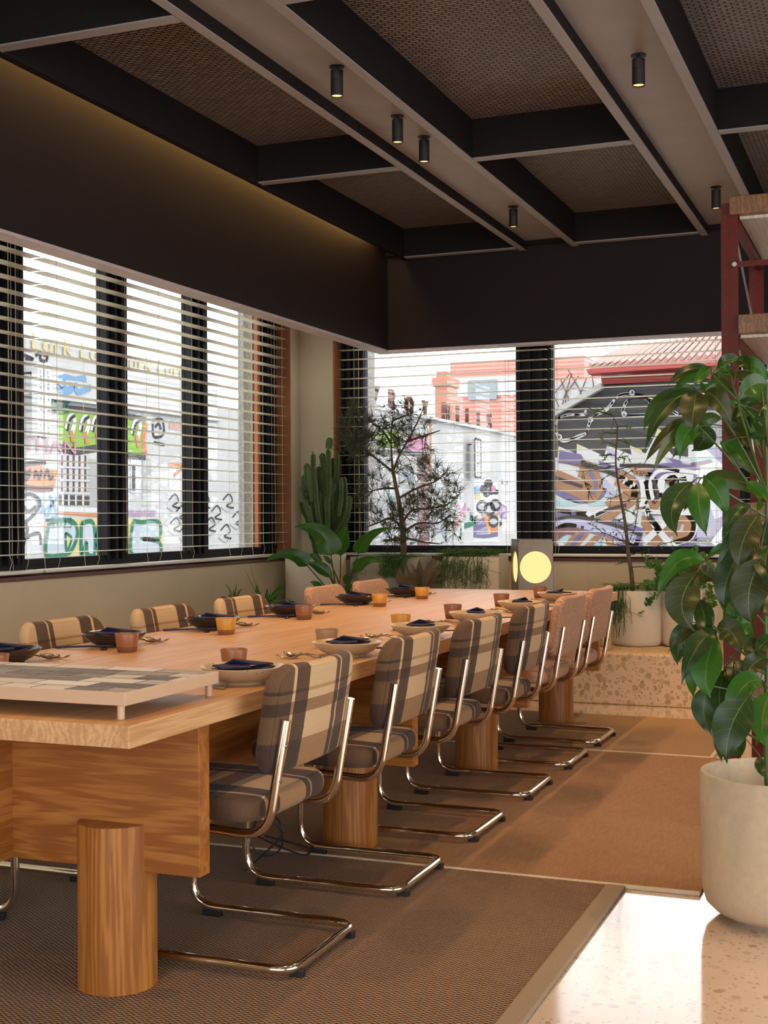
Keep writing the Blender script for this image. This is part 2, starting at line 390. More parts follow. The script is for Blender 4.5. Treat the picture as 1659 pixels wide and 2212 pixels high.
# woven ceiling and roof slab
struct(MB().box(-3.40, XR, YN, 8.6, 3.20, 3.23).build('ceiling', 'woven'), 'woven rattan ceiling between the steel beams')
struct(MB().box(XW-.25, XR+.2, YN-.2, YW+.25, 3.55, 3.7).build('trim_3', 'bulk'), 'dark roof slab above the window recess')
tn = 4
def trim(build, label):
    global tn
    o = struct(build('trim_%d' % tn), label); tn += 1; return o
BX = [-2.43 + 1.215*k for k in range(6)]
for k, x in enumerate(BX):
    m = MB()
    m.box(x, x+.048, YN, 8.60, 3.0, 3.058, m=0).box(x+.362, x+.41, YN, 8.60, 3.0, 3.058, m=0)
    o = trim(lambda nm: m.build(nm, ['beam', 'beam_shade'], bevel=.003), 'wide grey ceiling beam, number %s from the left window' % ['one', 'two', 'three', 'four', 'five', 'six'][k])
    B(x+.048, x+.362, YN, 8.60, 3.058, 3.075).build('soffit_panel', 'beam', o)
    MB().box(x-.002, x+.01, YN, 8.6, 3.004, 3.2).box(x+.40, x+.412, YN, 8.6, 3.004, 3.2).box(x+.0475, x+.050, YN, 8.6, 3.003, 3.058).build('shaded_side_face', 'beam_shade', o)  # near-black skins paint the shade on the beam sides
trim(lambda nm: MB().box(-3.278, -3.232, YN, 8.6, 3.0, 3.2).build(nm, 'beam_shade', bevel=.003), 'dark perimeter beam beside the cove light')
bays = [(-3.232, -2.432)] + [(x+.412, x+1.213) for x in BX[:-1]]
for (a, b) in bays:
    for j, y in enumerate((-.32, 1.89, 4.10, 6.31, 8.52)):
        def mk(nm, a=a, b=b, y=y):
            o = MB().box(a, b, y-.03, y+.03, 3.006, 3.2, m=1).box(a, b, y-.03, y+.03, 3.0, 3.006, m=0).build(nm, ['beam', 'beam_shade']); return o  # sides in the painted shade colour, grey underside
        trim(mk, 'short cross beam between two ceiling beams')

# left window
def window(name, label, axis, plane, lo, hi, mulls, sgn):
    """black framed window lying in a vertical plane; mulls are (a0, a1) spans"""
    def bx(m, a0, a1, d0, d1, z0, z1):
        d0, d1 = plane + sgn*d0, plane + sgn*d1
        (m.box(min(d0, d1), max(d0, d1), a0, a1, z0, z1) if axis == 'x' else m.box(a0, a1, min(d0, d1), max(d0, d1), z0, z1))
    fr = MB(); bx(fr, lo, hi, 0, .07, ZS, ZS+.085); bx(fr, lo, hi, -.012, .0, ZS+.03, ZS+.045); bx(fr, lo, hi, 0, .07, ZH-.08, ZH)
    o = fr.build(name, 'black_frame'); struct(o, label)
    for (a, b) in mulls:
        mm = MB(); wd = b-a
        bx(mm, a, b, 0.01, .06, ZS+.05, ZH-.05)
        for t in (0, .30, .62, .86): bx(mm, a+wd*t, a+wd*(t+.12), -.028 if t in (.3, .62) else -.014, .01, ZS+.06, ZH-.05)
        mm.build('mullion', 'black_frame', o)
    ed = [lo] + [x for p in mulls for x in p] + [hi]
    for i in range(0, len(ed), 2):
        a, b = ed[i], ed[i+1]
        if b - a > .2:
            g = MB(); bx(g, a, b, .03, .036, ZS+.08, ZH-.07); g.build('pane', 'glass', o)
    return o
LM = [(1.0, 1.12)] + [(y-.115, y+.115) for y in (1.77, 2.77, 3.77, 4.77, 5.76, 6.78, 7.78)] + [(8.70, 8.955)]
window('window_1', 'long black framed window in the left wall', 'x', -4.475, 1.0, 8.96, LM, -1)
BMU = [(-4.05, -3.862), (-2.65, -2.376), (-1.12, -.87), (.40, .60)]
window('window_2', 'black framed window in the back wall', 'y', 9.27, -4.07, .60, BMU, 1)
# timber jambs, sill rails
def mkj(nm): return MB().box(-4.60, XW+.004, 8.945, 8.962, ZS, ZH).build(nm, 'jamb')
trim(mkj, 'rust coloured timber jamb at the end of the left window')
trim(lambda nm: MB().box(-4.50, -4.47, 8.655, 8.70, ZS+.08, ZH).build(nm, 'jamb'), 'rust coloured post beside the last pane of the left window')
trim(lambda nm: MB().box(-4.072, -4.055, YW-.004, 9.40, ZS, ZH).build(nm, 'jamb'), 'rust coloured timber jamb of the back window')
trim(lambda nm: MB().box(-4.60, XW+.012, 1.0, 8.96, ZS-.022, ZS).build(nm, plain('dark_brown_sill', (.10, .03, .015), .5), bevel=.002), 'dark brown sill of the left window')
trim(lambda nm: MB().box(-4.07, .6, YW-.012, 9.40, ZS-.022, ZS).build(nm, bpy.data.materials['dark_brown_sill'], bevel=.002), 'dark brown sill of the back window')

# venetian blinds
def blind(label, axis, d, a0, a1, ladders, cords, group, zb=.935, gather=()):
    root = thing('venetian_blind', label, 'blind', group=group)
    def P(a, dd, z): return (d+dd, a, z) if axis == 'x' else (a, d+dd, z)
    sg = 1 if axis == 'x' else -1
    sl = MB(); z = 1.0; k = 0
    zz = []
    while z < 2.83:
        zz.append(z)
        t = .003
        cs = [(-.043, .0), (0, .003), (.043, .0)]
        for i in range(2):
            (u0, h0), (u1, h1) = cs[i], cs[i+1]
            sl.prism([P(a0, u0, z+h0), P(a1, u0, z+h0), P(a1, u1, z+h1), P(a0, u1, z+h1)], (0, 0, .0012))
        z += .0735
    sl.build('slats', 'rail', root)
    hr = MB()
    p = [P(a0, -.036, 2.86), P(a1, -.036, 2.86), P(a1, .036, 2.86), P(a0, .036, 2.86)]; hr.prism(p, (0, 0, .05)); hr.build('head_rail', 'rail', root)
    br = MB(); p = [P(a0, -.040, zb-.040), P(a1, -.040, zb-.040), P(a1, .040, zb-.040), P(a0, .040, zb-.040)]; br.prism(p, (0, 0, .020)); br.build('bottom_rail', 'rail', root, bevel=.008)
    for a in ladders:
        m = MB()
        for u, da in ((-.045, 0), (.045, 0)):
            m.tube([P(a+da, u, 2.86), P(a+da, u, 1.0), P(a+.012, u*1.15, .965), P(a+.004, u*.9, zb-.02)], .0014, 5)
        for z in zz: m.tube([P(a, -.045, z-.001), P(a, .045, z-.001)], .0008, 3, cap=False)
        m.build('ladder_cord', 'cord', root)
    for a in cords:
        MB().tube([P(a, .046*sg, 2.8), P(a, .046*sg, 1.6), P(a+.012, .046*sg, 1.08), P(a+.004, .046*sg, ZS+.10)], .0013, 5).build('pull_cord', 'cord', root)
    return root
blind('cream venetian blind on the left window, the part nearest the camera', 'x', -4.398, 1.04, 5.90, [1.3, 2.2, 3.1, 4.0, 4.9, 5.60, 5.74], [5.66], 'cream venetian blinds')
blind('cream venetian blind on the left window, reaching the rust jamb by the cactus', 'x', -4.398, 5.925, 8.92, [6.02, 6.40, 7.08, 7.49, 8.16, 8.51, 8.83], [6.7, 8.70], 'cream venetian blinds')
blind('cream venetian blind behind the spiky tree on the back window', 'y', 9.196, -4.035, -2.40, [-3.90, -2.70], [-3.86], 'cream venetian blinds')
blind('cream venetian blind in front of the purple mural', 'y', 9.196, -2.375, .55, [-2.34, -1.20, -.1], [-2.31, -2.33], 'cream venetian blinds')
# cove light above the left bulkhead
o = B(-3.385, -3.30, YN+.3, 8.35, 3.150, 3.158).build('led_strip', 'led'); tag(o, 'warm LED strip hidden in the cove above the left bulkhead', 'light strip')

# terrazzo plinth in an L along back and left walls
o = MB().prism([(XW, 3.2, 0), (-3.62, 3.2, 0), (-3.62, 8.14, 0), (XR, 8.14, 0), (XR, YW, 0), (XW, YW, 0)], (0, 0, .325)).build('terrazzo_plinth', 'terrazzo_bench', bevel=.012)
tag(o, 'long terrazzo plinth under the windows carrying the planters', 'plinth')

# ceiling spots
def spot():
    root = thing('ceiling_spotlight', '', 'spotlight', group='black cylinder spotlights under the ceiling beams')
    MB().lathe([(.031, -.004), (.031, 0)], seg=24).build('canopy', 'fixture', root, smooth=True)
    MB().tube([(0, 0, -.02), (0, 0, 0)], .006, 8).build('stem', 'fixture', root)
    MB().lathe([(.026, -.125), (.026, -.060), (.0250, -.059), (.026, -.058), (.026, -.018), (.022, -.016), (.001, -.016)], seg=24, cap=False).build('body', 'fixture', root, smooth=True)
    MB().lathe([(.0235, -.118), (.0235, -.117)], seg=24).build('lens', 'spot_glow', root)
    return root
sp0 = spot(); used = False
SP = [(-2.17, 4.93, 'spotlight nearest the camera on the left ceiling beam'), (-2.18, 5.65, 'second spotlight along the left ceiling beam'), (-2.18, 6.01, 'third spotlight along the left ceiling beam, below the cross beam end'),
      (-2.18, 7.58, 'farthest spotlight on the left ceiling beam'), (-.99, 5.28, 'nearer of the two spotlights on the right ceiling beam'), (-.985, 7.58, 'spotlight beside the top of the red rack'),
      (-2.17, 2.6, None), (-.99, 3.0, None), (-.99, .8, None), (.22, 3.3, None), (.22, 5.3, None), (.22, 7.58, None), (1.44, 4.4, None), (-2.17, .4, None), (1.44, 1.5, None)]  # unseen spots, added out of frame to give more light
for i, (x, y, lb) in enumerate(SP):
    lb = lb or 'added out-of-view spotlight on a ceiling beam, %s' % ['left beam above the tray', 'right beam above the near rug', 'right beam behind the camera', 'third beam above the big pot', 'third beam above the rack', 'third beam near the back wall', 'fourth beam midway', 'left beam behind the camera', 'fourth beam behind the camera'][i-6]
    if i == 0: sp0.location = (x, y, 3.058); sp0['label'] = lb; r = sp0
    else: r = dup(sp0, (x, y, 3.058), 0, lb)
    l = bpy.data.lights.new('spot_beam', 'SPOT'); l.energy = SPOT_W; l.color = WARM; l.spot_size = R(112); l.spot_blend = .8; l.shadow_soft_size = .022
    lo = bpy.data.objects.new('spot_beam', l); C.objects.link(lo); lo.location = (x, y, 3.058-.128)

l = bpy.data.lights.new('spot_beam', 'SPOT'); l.energy = 90; l.color = (1, .56, .20); l.spot_size = R(30); l.spot_blend = .9; l.shadow_soft_size = .022
lo = bpy.data.objects.new('spot_beam', l); C.objects.link(lo); lo.location = (-.985, 7.58, 2.928); lo.rotation_euler = (R(4), R(5), 0)

# rugs
def rug_obj(name, mat, x0, x1, y0, y1, label):
    o = B(x0, x1, y0, y1, 0, .011).build(name, mat, bevel=.003); tag(o, label, 'rug', 'woven sisal rugs under the table'); return o
r = rug_obj('woven_rug', 'rug_near', -3.55, -.895, .6, 4.145, 'brown coarse woven rug nearest the camera, with a taupe border'); B(-.897, -.832, .6, 4.146, 0, .0135).build('border', 'rug_tape', r, bevel=.006)
r2 = rug_obj('woven_rug', 'rug_mid', -3.55, -.60, 4.165, 6.465, 'smooth tan brown rug in the middle, ending beside the big sand pot'); MB().box(-3.55, -.60, 4.147, 4.165, 0, .013).build('edge_binding', 'rug_stitch', r2, bevel=.004)
r3 = rug_obj('woven_rug', 'rug_far', -3.55, -.89, 6.488, 7.65, 'golden brown woven rug farthest away, before the terrazzo plinth')
MB().box(-3.55, -.872, 6.467, 6.488, 0, .014).box(-.89, -.872, 6.488, 7.65, 0, .014).build('edge_binding', 'rug_stitch', r3, bevel=.004)

# ------------------------------------------------------------------ dining table
ZT = .735
tb = thing('dining_table', 'long oak communal dining table on round posts', 'table', (-2.205, 5.1, 0))
def tobj(m, name, mat, **k):
    o = m.build(name, mat, tb, **k); o.location = (2.205, -5.1, 0); return o
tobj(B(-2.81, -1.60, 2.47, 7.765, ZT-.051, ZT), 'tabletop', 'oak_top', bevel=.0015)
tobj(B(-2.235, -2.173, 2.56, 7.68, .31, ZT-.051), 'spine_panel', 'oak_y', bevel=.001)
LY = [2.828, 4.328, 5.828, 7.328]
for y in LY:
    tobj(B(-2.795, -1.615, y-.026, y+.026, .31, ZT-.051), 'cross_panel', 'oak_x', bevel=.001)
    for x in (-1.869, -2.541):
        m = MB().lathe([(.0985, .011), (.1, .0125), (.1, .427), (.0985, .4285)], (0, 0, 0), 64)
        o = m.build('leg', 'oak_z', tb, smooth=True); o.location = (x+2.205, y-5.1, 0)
# ------------------------------------------------------------------ chairs
def cushion(wd, ht, th, rad, puff, fn, name, mat, parent, nx=13, ny=9):
    """rounded rectangular pad; local (u, v, t) mapped by fn"""
    def outline(inset):
        a, b, r = wd/2-inset, ht/2-inset, max(rad-inset, .004); pts = []
        for cx, cy, s in ((a-r, b-r, 0), (-(a-r), b-r, pi/2), (-(a-r), -(b-r), pi), (a-r, -(b-r), 3*pi/2)):
            for k in range(9): t = s + k*pi/16; pts.append((cx+r*cos(t), cy+r*sin(t)))
            nxt = {0: (-(a-r), b), 1: (-a, -(b-r)), 2: (a-r, -b), 3: (a, b-r)}[round(s/(pi/2))]
            lx, ly = pts[-1]
            for k in range(1, 8): pts.append((lx+(nxt[0]-lx)*k/8, ly+(nxt[1]-ly)*k/8))
        return pts
    er = th*.42; lay = []
    for k in (5, 3.4, 2.2, 1.5): lay.append((er*k if k < 5 else er*6, -th/2 - puff*(k-1)/4))
    for k in range(0, 5): a = k*pi/8; lay.append((er*(1-sin(a)), -th/2+er*(1-cos(a))))
    lay2 = lay + [(i, -t) for i, t in reversed(lay)]
    m = MB(); b = 0; n = len(outline(0))
    for (ins, t) in lay2:
        for (u, v) in outline(ins): m.v.append(Vector(fn(u, v, t)))
    L = len(lay2)
    for k in range(L-1):
        for i in range(n): j = (i+1) % n; m.f.append([k*n+i, k*n+j, (k+1)*n+j, (k+1)*n+i]); m.m.append(0)
    for base, t in ((0, lay2[0][1]), ((L-1)*n, lay2[-1][1])):
        c = len(m.v); m.v.append(Vector(fn(0, 0, t)))
        for i in range(n): m.f.append([c, base+i, base+(i+1) % n]); m.m.append(0)
    # seam piping on both rims
    o = m.build(name, mat, parent, smooth=True)
    pp = MB()
    for t in (-th/2+.002, th/2-.002):
        pts = [fn(u, v, t) for (u, v) in outline(er*.55)]; pp.tube(pts+[pts[0]], .0016, 5, cap=False)
    q = pp.build('seam', mat, o, smooth=True)
    return o
def chair(kind):
    bm_, sm_ = ('plaid_back', 'plaid_seat') if kind == 'plaid' else ('pink', 'pink')
    r = thing('cantilever_chair', '', 'chair')
    half = fillet([(.208, -.236, .679), (.208, -.180, .375), (.208, .275, .398), (.208, .288, .0365), (.208, -.245, .0365), (0, -.245, .0365)], [.085, .075, .085, .06])
    full = half + [Vector((-p.x, p.y, p.z)) for p in reversed(half[:-1])]
    MB().tube(full, .0125, 14).build('tube_frame', 'chrome', r, smooth=True)
    MB().tube([(-.208, .20, .392), (.208, .20, .392)], .008, 8).build('seat_crossbar', 'chrome', r, smooth=True)
    def fb(u, v, t):   # backrest
        y = -.222 - .17*v + .9*u*u*.55 - t; return (u, y, .675 + v*.985 + .12*u*u*(v/.15))
    cushion(.485, .285, .046, .070, .004, fb, 'backrest', bm_, r)
    def fs(u, v, t): return (u*(1-.06*(v/.22)), .062 + v, .438 + t*(1 if t < 0 else 1) + (.006 if t > 0 else 0))
    cushion(.455, .46, .056, .085, .006, fs, 'seat', sm_, r)
    for sx in (-1, 1):
        for (y0, y1) in ((.185, .245), (-.262, -.225)):
            x = sx*.208 if y0 > 0 else sx*.165
            MB().prism([(x-.011, y0, .011), (x+.011, y0, .011), (x+.011, y1, .011), (x-.011, y1, .011)], (0, 0, .020)).build('glide', 'black', r, bevel=.002)
        for z, y in ((.61, -.2365), (.52, -.2205)):
            MB().lathe([(.0045, 0), (.0035, .002)], seg=10).build('bolt', 'steel', r).matrix_local = Matrix.Translation((sx*.208, y-.0, z)) @ Matrix.Rotation(pi/2, 4, 'X')
    return r
cp = chair('plaid'); cq = chair('pink'); usedc = {'plaid': False, 'pink': False}
def place(kind, x, y, rz, label, group):
    src = cp if kind == 'plaid' else cq
    if not usedc[kind]:
        usedc[kind] = True; src.location = (x, y, 0); src.rotation_euler = (0, 0, rz); src['label'] = label; src['group'] = group; return src
    return dup(src, (x, y, 0), rz, label, group)
RY = [3.20, 3.96, 4.685, 5.42, 6.12, 6.76]; LYc = [3.36, 4.08, 4.80, 5.50, 6.47, 7.12]
nm = ['nearest the camera', 'second from the camera', 'third from the camera', 'fourth from the camera', 'fifth from the camera', 'at the far end']
for i, y in enumerate(RY):
    k = 'plaid' if i < 4 else 'pink'
    place(k, -1.705, y, R(90)+R([0, .6, -.5, .4, 0, -.8][i]), ('brown plaid' if k == 'plaid' else 'dusty pink') + ' chrome cantilever chair on the right side of the table, ' + nm[i], 'cantilever chairs on the right of the table')
for i, y in enumerate(LYc):
    k = 'plaid' if i < 4 else 'pink'
    place(k, -2.72, y, R(-90)+R([0, -.6, .5, -1, .5, 0][i]), ('brown plaid' if k == 'plaid' else 'dusty pink') + ' chrome cantilever chair on the window side of the table, ' + nm[i], 'cantilever chairs on the window side')
# ------------------------------------------------------------------ on the table
def plate(matname):
    r = thing('shallow_bowl', '', 'bowl')
    prof = [(.001, .006), (.052, .006), (.056, 0.0), (.062, 0.0), (.064, .007), (.090, .020), (.1115, .0405), (.1165, .0475), (.1145, .049), (.108, .043), (.085, .025), (.06, .014), (.001, .012)]
    MB().lathe(prof, seg=56, wob=.016, cap=False).build('dish', matname, r, smooth=True)
    return r
def napkin():
    r = thing('folded_napkin', '', 'napkin')
    def sheet(m, pts, th):
        m.prism(pts, (0, 0, th))
    m = MB()
    g = [(-.088, -.036, .008), (-.02, -.048, .0), (.045, -.042, .0), (.092, -.026, .008), (.088, .030, .008), (.03, .042, .0), (-.02, .040, .0), (-.084, .030, .008)]
    sheet(m, g, .006)
    sheet(m, [(-.086, -.034, .016), (.0, -.044, .014), (.02, .0, .022), (-.01, .036, .016), (-.082, .028, .018)], .006)
    sheet(m, [(-.04, .036, .018), (-.036, -.010, .036), (.02, -.036, .020), (.088, -.024, .016), (.084, .026, .015), (.03, .036, .018)], .005)
    m.build('cloth', 'navy', r, bevel=.002)
    return r
def cup(mat1, mat2):
    r = thing('ceramic_cup', '', 'cup')
    MB().lathe([(.001, 0), (.0305, 0), (.033, .003), (.0355, .019)], seg=36, cap=False).build('base_band', mat2, r, smooth=True)
    MB().lathe([(.0355, .019), (.0415, .062), (.0408, .064), (.0385, .063), (.031, .012), (.001, .009)], seg=36, cap=False).build('body', mat1, r, smooth=True)
    return r
def spoon():
    r = thing('spoon', '', 'spoon'); m = MB()
    n = 14; rows = []
    for i in range(n+1):
        t = i/n; y = -.034 + .068*t; w_ = .0205*math.sqrt(max(0, 1-((t-.5)/.5)**2))*(1-.15*t) + .0006
        rows.append((y, w_))
    b = 0
    for (y, w_) in rows:
        for k in range(7): u = -1+2*k/6; m.v.append(Vector((w_*u, y, .002+.009*(u*u) + .009*((y/.034)**2))))
    for i in range(n):
        for k in range(6): m.f.append([i*7+k, i*7+k+1, (i+1)*7+k+1, (i+1)*7+k]); m.m.append(0)
    o = m.build('bowl', 'steel', r, smooth=True); sm = o.modifiers.new('thickness', 'SOLIDIFY'); sm.thickness = .0012
    h = MB(); pts = [(0, .033, .011), (0, .055, .0165), (0, .09, .010), (0, .14, .0035), (0, .168, .003)]; h.tube(pts, [.0026, .0023, .0025, .0036, .0044], 8); h.build('handle', 'steel', r, smooth=True)
    return r
def fork():
    r = thing('fork', '', 'fork'); m = MB()
    for u in (-.0085, -.0028, .0028, .0085): m.tube([(u, -.036, .014), (u, -.020, .006), (u*1.0, .0, .003), (u*.8, .012, .004)], [.0009, .0013, .0014, .0016], 6)
    m.build('tines', 'steel', r, smooth=True)
    m = MB(); m.prism([(-.0105, .002, .0025), (.0105, .002, .0025), (.008, .018, .005), (.0025, .034, .011), (-.0025, .034, .011), (-.008, .018, .005)], (0, 0, .0016))
    m.tube([(0, .030, .0115), (0, .055, .0165), (0, .09, .010), (0, .14, .0035), (0, .168, .003)], [.0024, .0023, .0025, .0036, .0044], 8); m.build('handle', 'steel', r, smooth=True)
    return r
def chopsticks():
    r = thing('chopsticks', '', 'chopsticks')
    for dx in (-.0045, .0045): MB().tube([(dx, -.115, .0165), (dx, .115, .0045)], [.0022, .0040], 6).build('stick', 'navy_gloss', r, smooth=True)
    return r
def rest():
    o = MB().lathe([(.001, 0), (.011, .001), (.014, .005), (.011, .0085), (.001, .0095)], seg=20, cap=False).build('chopstick_rest', 'plate_dark', smooth=True); o['category'] = 'chopstick rest'; return o
protos = {}
def put(key, maker, loc, rz, label, group):
    if key not in protos:
        o = maker(); protos[key] = o; o.location = loc; o.rotation_euler = (0, 0, rz); o['label'] = label; o['group'] = group; return o
    return dup(protos[key], loc, rz, label, group)
ordn = ['nearest the camera', 'second', 'third', 'fourth', 'fifth', 'farthest']
def whr(i, side): return '%s side, %s' % (side, ('nearest the camera', 'second from camera', 'third from camera', 'fourth from camera', 'fifth from camera', 'at the far end')[i])
PR = [(-1.716, 3.222), (-1.716, 3.960), (-1.718, 4.665), (-1.715, 5.34), (-1.712, 6.06), (-1.718, 6.80)]
CR = ['brown', 'tan', 'yellow', 'brown', 'brown', 'brown']
cupm = {'brown': ('cup_brown', 'cup_brown2'), 'tan': ('cup_tan', 'cup_tan'), 'yellow': ('cup_yellow', 'cup_brown')}
CRP = [(-1.885, 3.485), (-1.90, 4.20), (-1.895, 4.915), (-1.885, 5.54), (-1.90, 6.35), (-1.885, 7.05)]
for i, (x, y) in enumerate(PR):
    put('pc', lambda: plate('plate_cream'), (x, y, ZT), i*1.3, 'speckled cream bowl with a navy napkin, ' + whr(i, 'right'), 'cream bowls')
    put('np', napkin, (x+.0, y, ZT+.031), R(78)+i*.25-.3, 'navy napkin folded in the cream bowl, ' + whr(i, 'right'), 'navy napkins')
    cx, cy = CRP[i]; k = CR[i]
    put('cup'+k, lambda: cup(*cupm[k]), (cx, cy, ZT), i, {'brown': 'rust brown', 'tan': 'tan', 'yellow': 'mustard yellow'}[k] + ' ceramic cup behind the cream bowl, ' + whr(i, 'right'), 'small ceramic cups')
    put('sp', spoon, (x-.145, y-.118, ZT), R(-98+i*3), 'metal spoon beside the cream bowl, ' + whr(i, 'right'), 'spoons')
    put('fk', fork, (x-.150, y-.150, ZT), R(-78-i*3), 'metal fork crossing the spoon by the cream bowl, ' + whr(i, 'right'), 'forks')
    put('ch', chopsticks, (x+.02, y+.165, ZT), R(90), 'navy chopsticks to the right of the cream bowl, ' + whr(i, 'right'), 'navy chopsticks')
PL = [(-2.665, 3.40), (-2.65, 3.995), (-2.650, 4.72), (-2.650, 5.45), (-2.665, 6.28), (-2.66, 6.98)]
CLP = [(-2.48, 3.12), (-2.487, 3.83), (-2.487, 4.535), (-2.505, 5.29), (-2.49, 6.16), (-2.49, 6.79)]
CL = ['brown', 'brown', 'yellow', 'brown', 'yellow', 'yellow']
for i, (x, y) in enumerate(PL):
    put('pd', lambda: plate('plate_dark'), (x, y, ZT), i*1.9, 'dark glazed bowl with a navy napkin, ' + whr(i, 'window'), 'dark bowls')
    put('np', napkin, (x, y, ZT+.031), R(84)-i*.2, 'navy napkin folded in the dark bowl, ' + whr(i, 'window'), 'navy napkins')
    cx, cy = CLP[i]; k = CL[i]
    put('cup'+k, lambda: cup(*cupm[k]), (cx, cy, ZT), i*2, {'brown': 'rust brown', 'yellow': 'mustard yellow'}[k] + ' ceramic cup before the dark bowl, ' + whr(i, 'window'), 'small ceramic cups')
    put('sp', spoon, (x+.075, y+.135, ZT), R(105), 'metal spoon lying past the dark bowl, ' + whr(i, 'window'), 'spoons')
    put('fk', fork, (x+.09, y+.17, ZT), R(85), 'metal fork lying past the dark bowl, ' + whr(i, 'window'), 'forks')
    put('ch', chopsticks, (x-.030, y-.142, ZT), R(91), 'navy chopsticks before the dark bowl, ' + whr(i, 'window'), 'navy chopsticks')
    put('rest', rest, (x+.052, y-.142, ZT), 0, 'small black pebble chopstick rest by the dark bowl, ' + whr(i, 'window'), 'chopstick rests')
# tray riser
t = thing('tray_stand', 'cream metal tray stand with a grey patchwork tile top on the near table end', 'tray', (-2.2, 2.745, ZT))
B(-.56, .553, -.217, .218, .034, .0645).build('tray_frame', 'tray', t, bevel=.0015)
B(-.553, .546, -.210, .211, .0640, .0652).build('tiled_top', 'tile', t)
for x in (-.525, .525):
    for y in (-.192, .225-.01): MB().lathe([(.009, 0), (.009, .034)], (x, y, 0), 14).build('leg', 'tray', t, smooth=True)
# cable on the rug
pts = [(-2.05, 3.86, .016)] + [(-2.07+.055*cos(a*.5), 4.06+.02*sin(a*.7), .085+.07*sin(a*.5)) for a in range(20)] + [(-1.96, 4.10, .02), (-1.98, 4.20, .018), (-2.2, 4.30, .018)]
o = MB().tube(sm(pts, 4), .0032, 6).build('power_cable', 'cable', smooth=True)
tag(o, 'looped black power cable lying on the rug under the table', 'cable')

# ------------------------------------------------------------------ lamp box, block, rack
lb = thing('cube_lamp', 'grey metal box lamp with glowing round openings, on the plinth behind the table', 'lamp', (-2.355, 8.60, .325), R(27))
def holed(m, ax, c, half, z0, z1, zc, r, d):
    """square panel with a round hole"""
    n = 48; ring = []
    for k in range(n):
        a = 2*pi*k/n; ring.append((cos(a)*r, sin(a)*r))
    sq = []
    for k in range(n):
        a = 2*pi*k/n; u, v = cos(a), sin(a); s = max(abs(u)/half, (v/(z1-zc) if v > 0 else -v/(zc-z0))); sq.append((u/s, v/s))
    for off in (0, d):
        for A in (ring, sq):
            for (u, v) in A: m.v.append(Vector((u, c+off, zc+v) if ax == 'y' else (c+off, u, zc+v)))
    for k in range(n):
        j = (k+1) % n
        for f in ([k, j, n+j, n+k], [2*n+k, 2*n+j, 3*n+j, 3*n+k], [k, j, 2*n+j, 2*n+k], [n+k, n+j, 3*n+j, 3*n+k]): m.f.append([i+m.base for i in f]); m.m.append(0)
M['lamp_box'] = plain('brushed_grey_metal', (.20, .155, .11), .4, .6)
for ax, c in (('y', -.12), ('x', -.12), ('x', .117)):
    m = MB(); m.base = 0; holed(m, ax, c, .12, 0, .708, .520, .108, .003); m.build('side_panel', 'lamp_box', lb)
MB().box(-.12, .12, -.12, .12, .705, .708).box(-.12, .12, .117, .12, 0, .708).build('top_and_back', 'lamp_box', lb)
for ax in 'yx':
    m = MB().lathe([(.001, .0), (.06, .002), (.1075, .010), (.1075, .013)], seg=48, cap=False)
    o = m.build('glowing_disc', 'lamp_glow', lb, smooth=True)
    o.matrix_local = Matrix.Translation((0, -.121, .520) if ax == 'y' else (-.121, 0, .520)) @ (Matrix.Rotation(-pi/2, 4, 'X') if ax == 'y' else Matrix.Rotation(pi/2, 4, 'Y'))
# pale hollow block
m = MB().box(-.09, .09, -.09, .09, 0, .02).box(-.09, .09, -.09, .09, .10, .165).box(-.09, -.02, -.09, .09, .02, .10).box(.075, .09, -.09, .09, .02, .10)
o = m.build('hollow_block', plain('pale_timber_block', (.62, .45, .28), .7), bevel=.002, loc=(-1.87, 8.33, .326)); tag(o, 'pale block with a square hole standing on the plinth beside the white pot', 'block')
rk = thing('shelving_rack', 'oxide red slotted steel rack with oak shelves at the right edge', 'shelving', (-.6, 5.0, 0))
def post(x, y, sx=1):
    m = MB(); H = 2.36
    m.box(x-.033, x+.0, y, y+.003, 0, H); m.box(x, x+.004, y-.002, y+.035, 0, H)
    m.box(x+.004, x+.030, y-.002, y+.002, 0, H)
    hm = m; bt = m
    z = .10
    while z < H-.02:
        hm.box(x-.0215, x-.0135, y-.0006, y+.0002, z-.005, z+.005, m=1)
        bt.tube([(x+.017, y-.002, z), (x+.017, y-.0045, z)], .0052, 10); z += .0553
    m.build('post', ['red_steel', 'black'], rk)
post(0, 0)
for (x, y) in ((.95, 0), (0, .95), (.95, .95)): post(x, y)
for z in (.50, 1.17, 1.868, 2.312):
    B(.030 if z < 2.3 else -.0, .95, -.02, .99, z, z+(.068 if z > 2 else .070)).build('shelf', 'oak_shelf', rk, bevel=.002)
    B(.034, .94, .02, .96, z-.012, z-.0005).build('shelf_underside', 'oak_pale', rk)
    MB().box(.0, .03, .03, .95, z-.04, z-.01).build('shelf_bracket', 'red_steel', rk)
MB().box(.004, .95, -.008, -.002, 2.118, 2.138).build('crossbar', 'red_steel', rk)
MB().tube([(.017, -.012, 2.128), (.017, -.001, 2.128)], .009, 14).build('crossbar_bolt', 'steel', rk)
for (a, b) in (((.012, .03, 1.95), (.012, .95, 1.25)), ((.012, .03, 2.28), (.012, .95, 1.9))):
    MB().prism([(a[0], a[1], a[2]), (a[0]+.003, a[1], a[2]), (b[0]+.003, b[1], b[2]), (b[0], b[1], b[2])], (0, 0, -.035)).build('brace', plain('pale_brace', (.45, .38, .34), .4, .5), rk)

